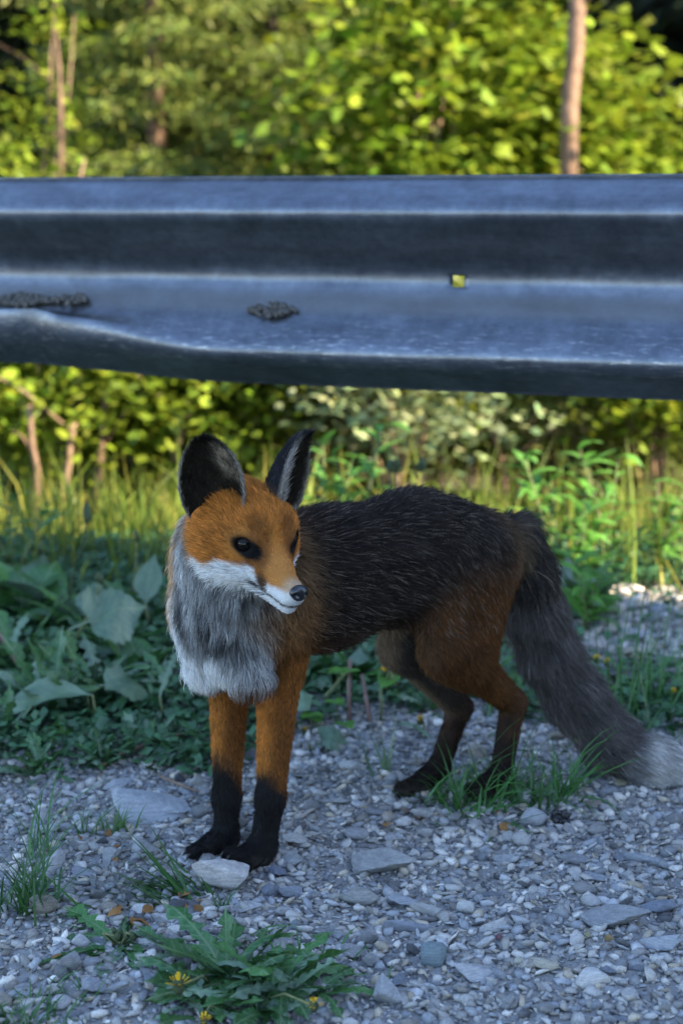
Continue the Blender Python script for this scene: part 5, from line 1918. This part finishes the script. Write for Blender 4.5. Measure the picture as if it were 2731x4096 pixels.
bush('leafy_bush', 'yellow green bush behind the silvery one', (at(1700, 5.5), 5.5, 0), 1.0, .5, 4, 320, 16, .05, LT_LIME, M_TWIG, seed=79)
bush('leafy_bush', 'yellow green bush with layered twigs beside the dark hollow under the rail', (at(2660, 5.0), 5.0, 0), .85, .34, 4, 240, 16, .048, LT_LIME, M_TWIG, seed=80, low=.3)
bush('leafy_bush', 'lime bush tangled with the bare stems under the rail', (at(300, 4.9), 4.9, 0), .78, .42, 4, 230, 16, .050, LT_LIME, M_TWIG, seed=82, low=.25)
bush('leafy_bush', 'lime bush behind the fox\'s cupped ear', (at(820, 5.0), 5.0, 0), .85, .42, 4, 230, 16, .052, LT_LIME, M_TWIG, seed=83, low=.2)
bush('leafy_bush', 'lime bush behind the fox\'s pointed ear', (at(1230, 5.1), 5.1, 0), .9, .42, 4, 240, 16, .052, LT_OLIVE, M_TWIG, seed=84, low=.2)
bush('leafy_bush', 'yellow green bush along the verge past the rail post', (at(-520, 5.9), 5.9, 0), 1.4, .6, 4, 260, 16, .06, LT_LIME, M_TWIG, seed=85)
bush('leafy_bush', 'olive bush along the verge well past the rail post', (at(-1250, 6.2), 6.2, 0), 1.6, .75, 4, 300, 16, .065, LT_OLIVE, M_TWIG, seed=86)
bush('leafy_bush', 'olive bush along the verge past the pink barked pine', (at(3350, 6.2), 6.2, 0), 1.5, .6, 4, 260, 16, .06, LT_OLIVE, M_TWIG, seed=87)
bush('leafy_bush', 'small sunny bush past the fox\'s rump', (at(2300, 5.2), 5.2, 0), .55, .35, 4, 140, 16, .045, LT_OLIVE, M_TWIG, seed=81)


def trunk(label, pts, r0, r1, mat, cat='tree', name='tree_sapling', twigs=0, seed=0):
    root = empty(name, pts[0]); tag(root, label, cat)
    pts = [np.asarray(p) - np.asarray(pts[0]) for p in pts]
    put_stem(root, pts, r0, r1, mat, 'trunk', 10)
    r = np.random.default_rng(seed)
    for i in range(twigs):
        t = r.uniform(.35, .95)
        k = t * (len(pts) - 1); j = min(int(k), len(pts) - 2)
        b = pts[j] + (pts[j + 1] - pts[j]) * (k - j)
        d = np.array([r.choice([-1, 1]) * r.uniform(.4, 1), r.uniform(-.4, .4), r.uniform(.3, .9)])
        L = r.uniform(.12, .3)
        put_stem(root, [b, b + d * L * .5 + [0, 0, .02], b + d * L], r1 * .7, r1 * .25, mat, 'branch')
    return root


trunk('pine trunk with pink sunlit bark standing above the rail', [P(2265, 1150, 5.7), P(2278, 400, 5.7), P(2300, 200, 5.72), P(2310, -50, 5.75), P(2320, -900, 5.8)], .033, .027, M_BARK, name='pine_tree', twigs=3, seed=1)
trunk('slim reddish sapling stem against the dark wood by the dent', [P(245, 1100, 6.2), P(243, 420, 6.2), P(240, 300, 6.2), P(225, 120, 6.2)], .014, .003, M_BARK, twigs=1, seed=2)
for i, (lab, pts, r0) in enumerate([
        ('bare crooked brown stem nearest the dented rail end', [(150, 2080), (150, 1880), (130, 1780), (120, 1620)], .011),
        ('forked grey brown stem next to the crooked one', [(250, 2020), (275, 1860), (285, 1760), (300, 1690)], .011),
        ('straight reddish stem behind the sunny grass', [(385, 2080), (395, 1900), (410, 1760), (425, 1560)], .013),
        ('long leaning bare stem behind the fox\'s ear', [(620, 2120), (665, 1920), (720, 1760), (760, 1640)], .010),
        ('pale stem rising behind the fox\'s rump', [(2010, 2080), (2018, 1950), (2010, 1850), (1960, 1700)], .010),
        ('thin leaning stem in the middle of the sunny grass', [(505, 2050), (530, 1900), (575, 1800)], .007),
        ('forked pale stem above the fox\'s shoulders', [(1750, 2000), (1745, 1900), (1700, 1830)], .008)]):
    Y = 4.4 + .12 * i
    trunk(lab, [P(a, b, Y) for a, b in pts], r0, r0 * .6, M_TWIG if i % 2 else M_BARK, 'stem', 'bare_stem', twigs=1, seed=20 + i)

# leafy upright plants past the gravel heap
for i, (px, py, Y, h, lab) in enumerate([(2200, 2330, 3.15, .26, 'willowherb with narrow leaves past the fox\'s tail root'), (2420, 2330, 3.2, .30, 'tallest narrow leaved willowherb past the gravel heap'),
                                         (2330, 2350, 3.1, .20, 'short willowherb between the two taller ones'), (2620, 2360, 3.2, .22, 'willowherb at the end of the gravel heap'),
                                         (2340, 2600, 2.75, .14, 'young willowherb on the gravel heap beside the tail'), (1440, 2250, 3.2, .34, 'willowherb with long leaves above the fox\'s back'),
                                         (1300, 2250, 3.3, .26, 'willowherb behind the fox\'s ear'), (60, 2420, 3.0, .22, 'dark willowherb in shade below the dented rail')]):
    c = P(px, py, Y)
    root = empty('willowherb_plant', (c[0], c[1], gz(c[0], c[1]))); tag(root, lab, 'plant')
    for k in range(3):
        a = _pr.uniform(0, 6.28); tip = np.array([math.cos(a) * .06, math.sin(a) * .06, h * _pr.uniform(.75, 1)])
        put_stem(root, [(0, 0, -.01), tip * [.3, .3, .5], tip], .0028, .0012, M_STEM)
        for j in range(11):
            t = .2 + .8 * j / 10
            put_leaf(root, tuple(tip * [t, t, t]), .075 * _pr.uniform(.7, 1.2), j * 2.4 + _pr.normal() * .3, _pr.uniform(.1, .8), 'lance', LM_MID if i in (7,) else LM_BRIGHT, None, 0, 'leaf', 1.6)
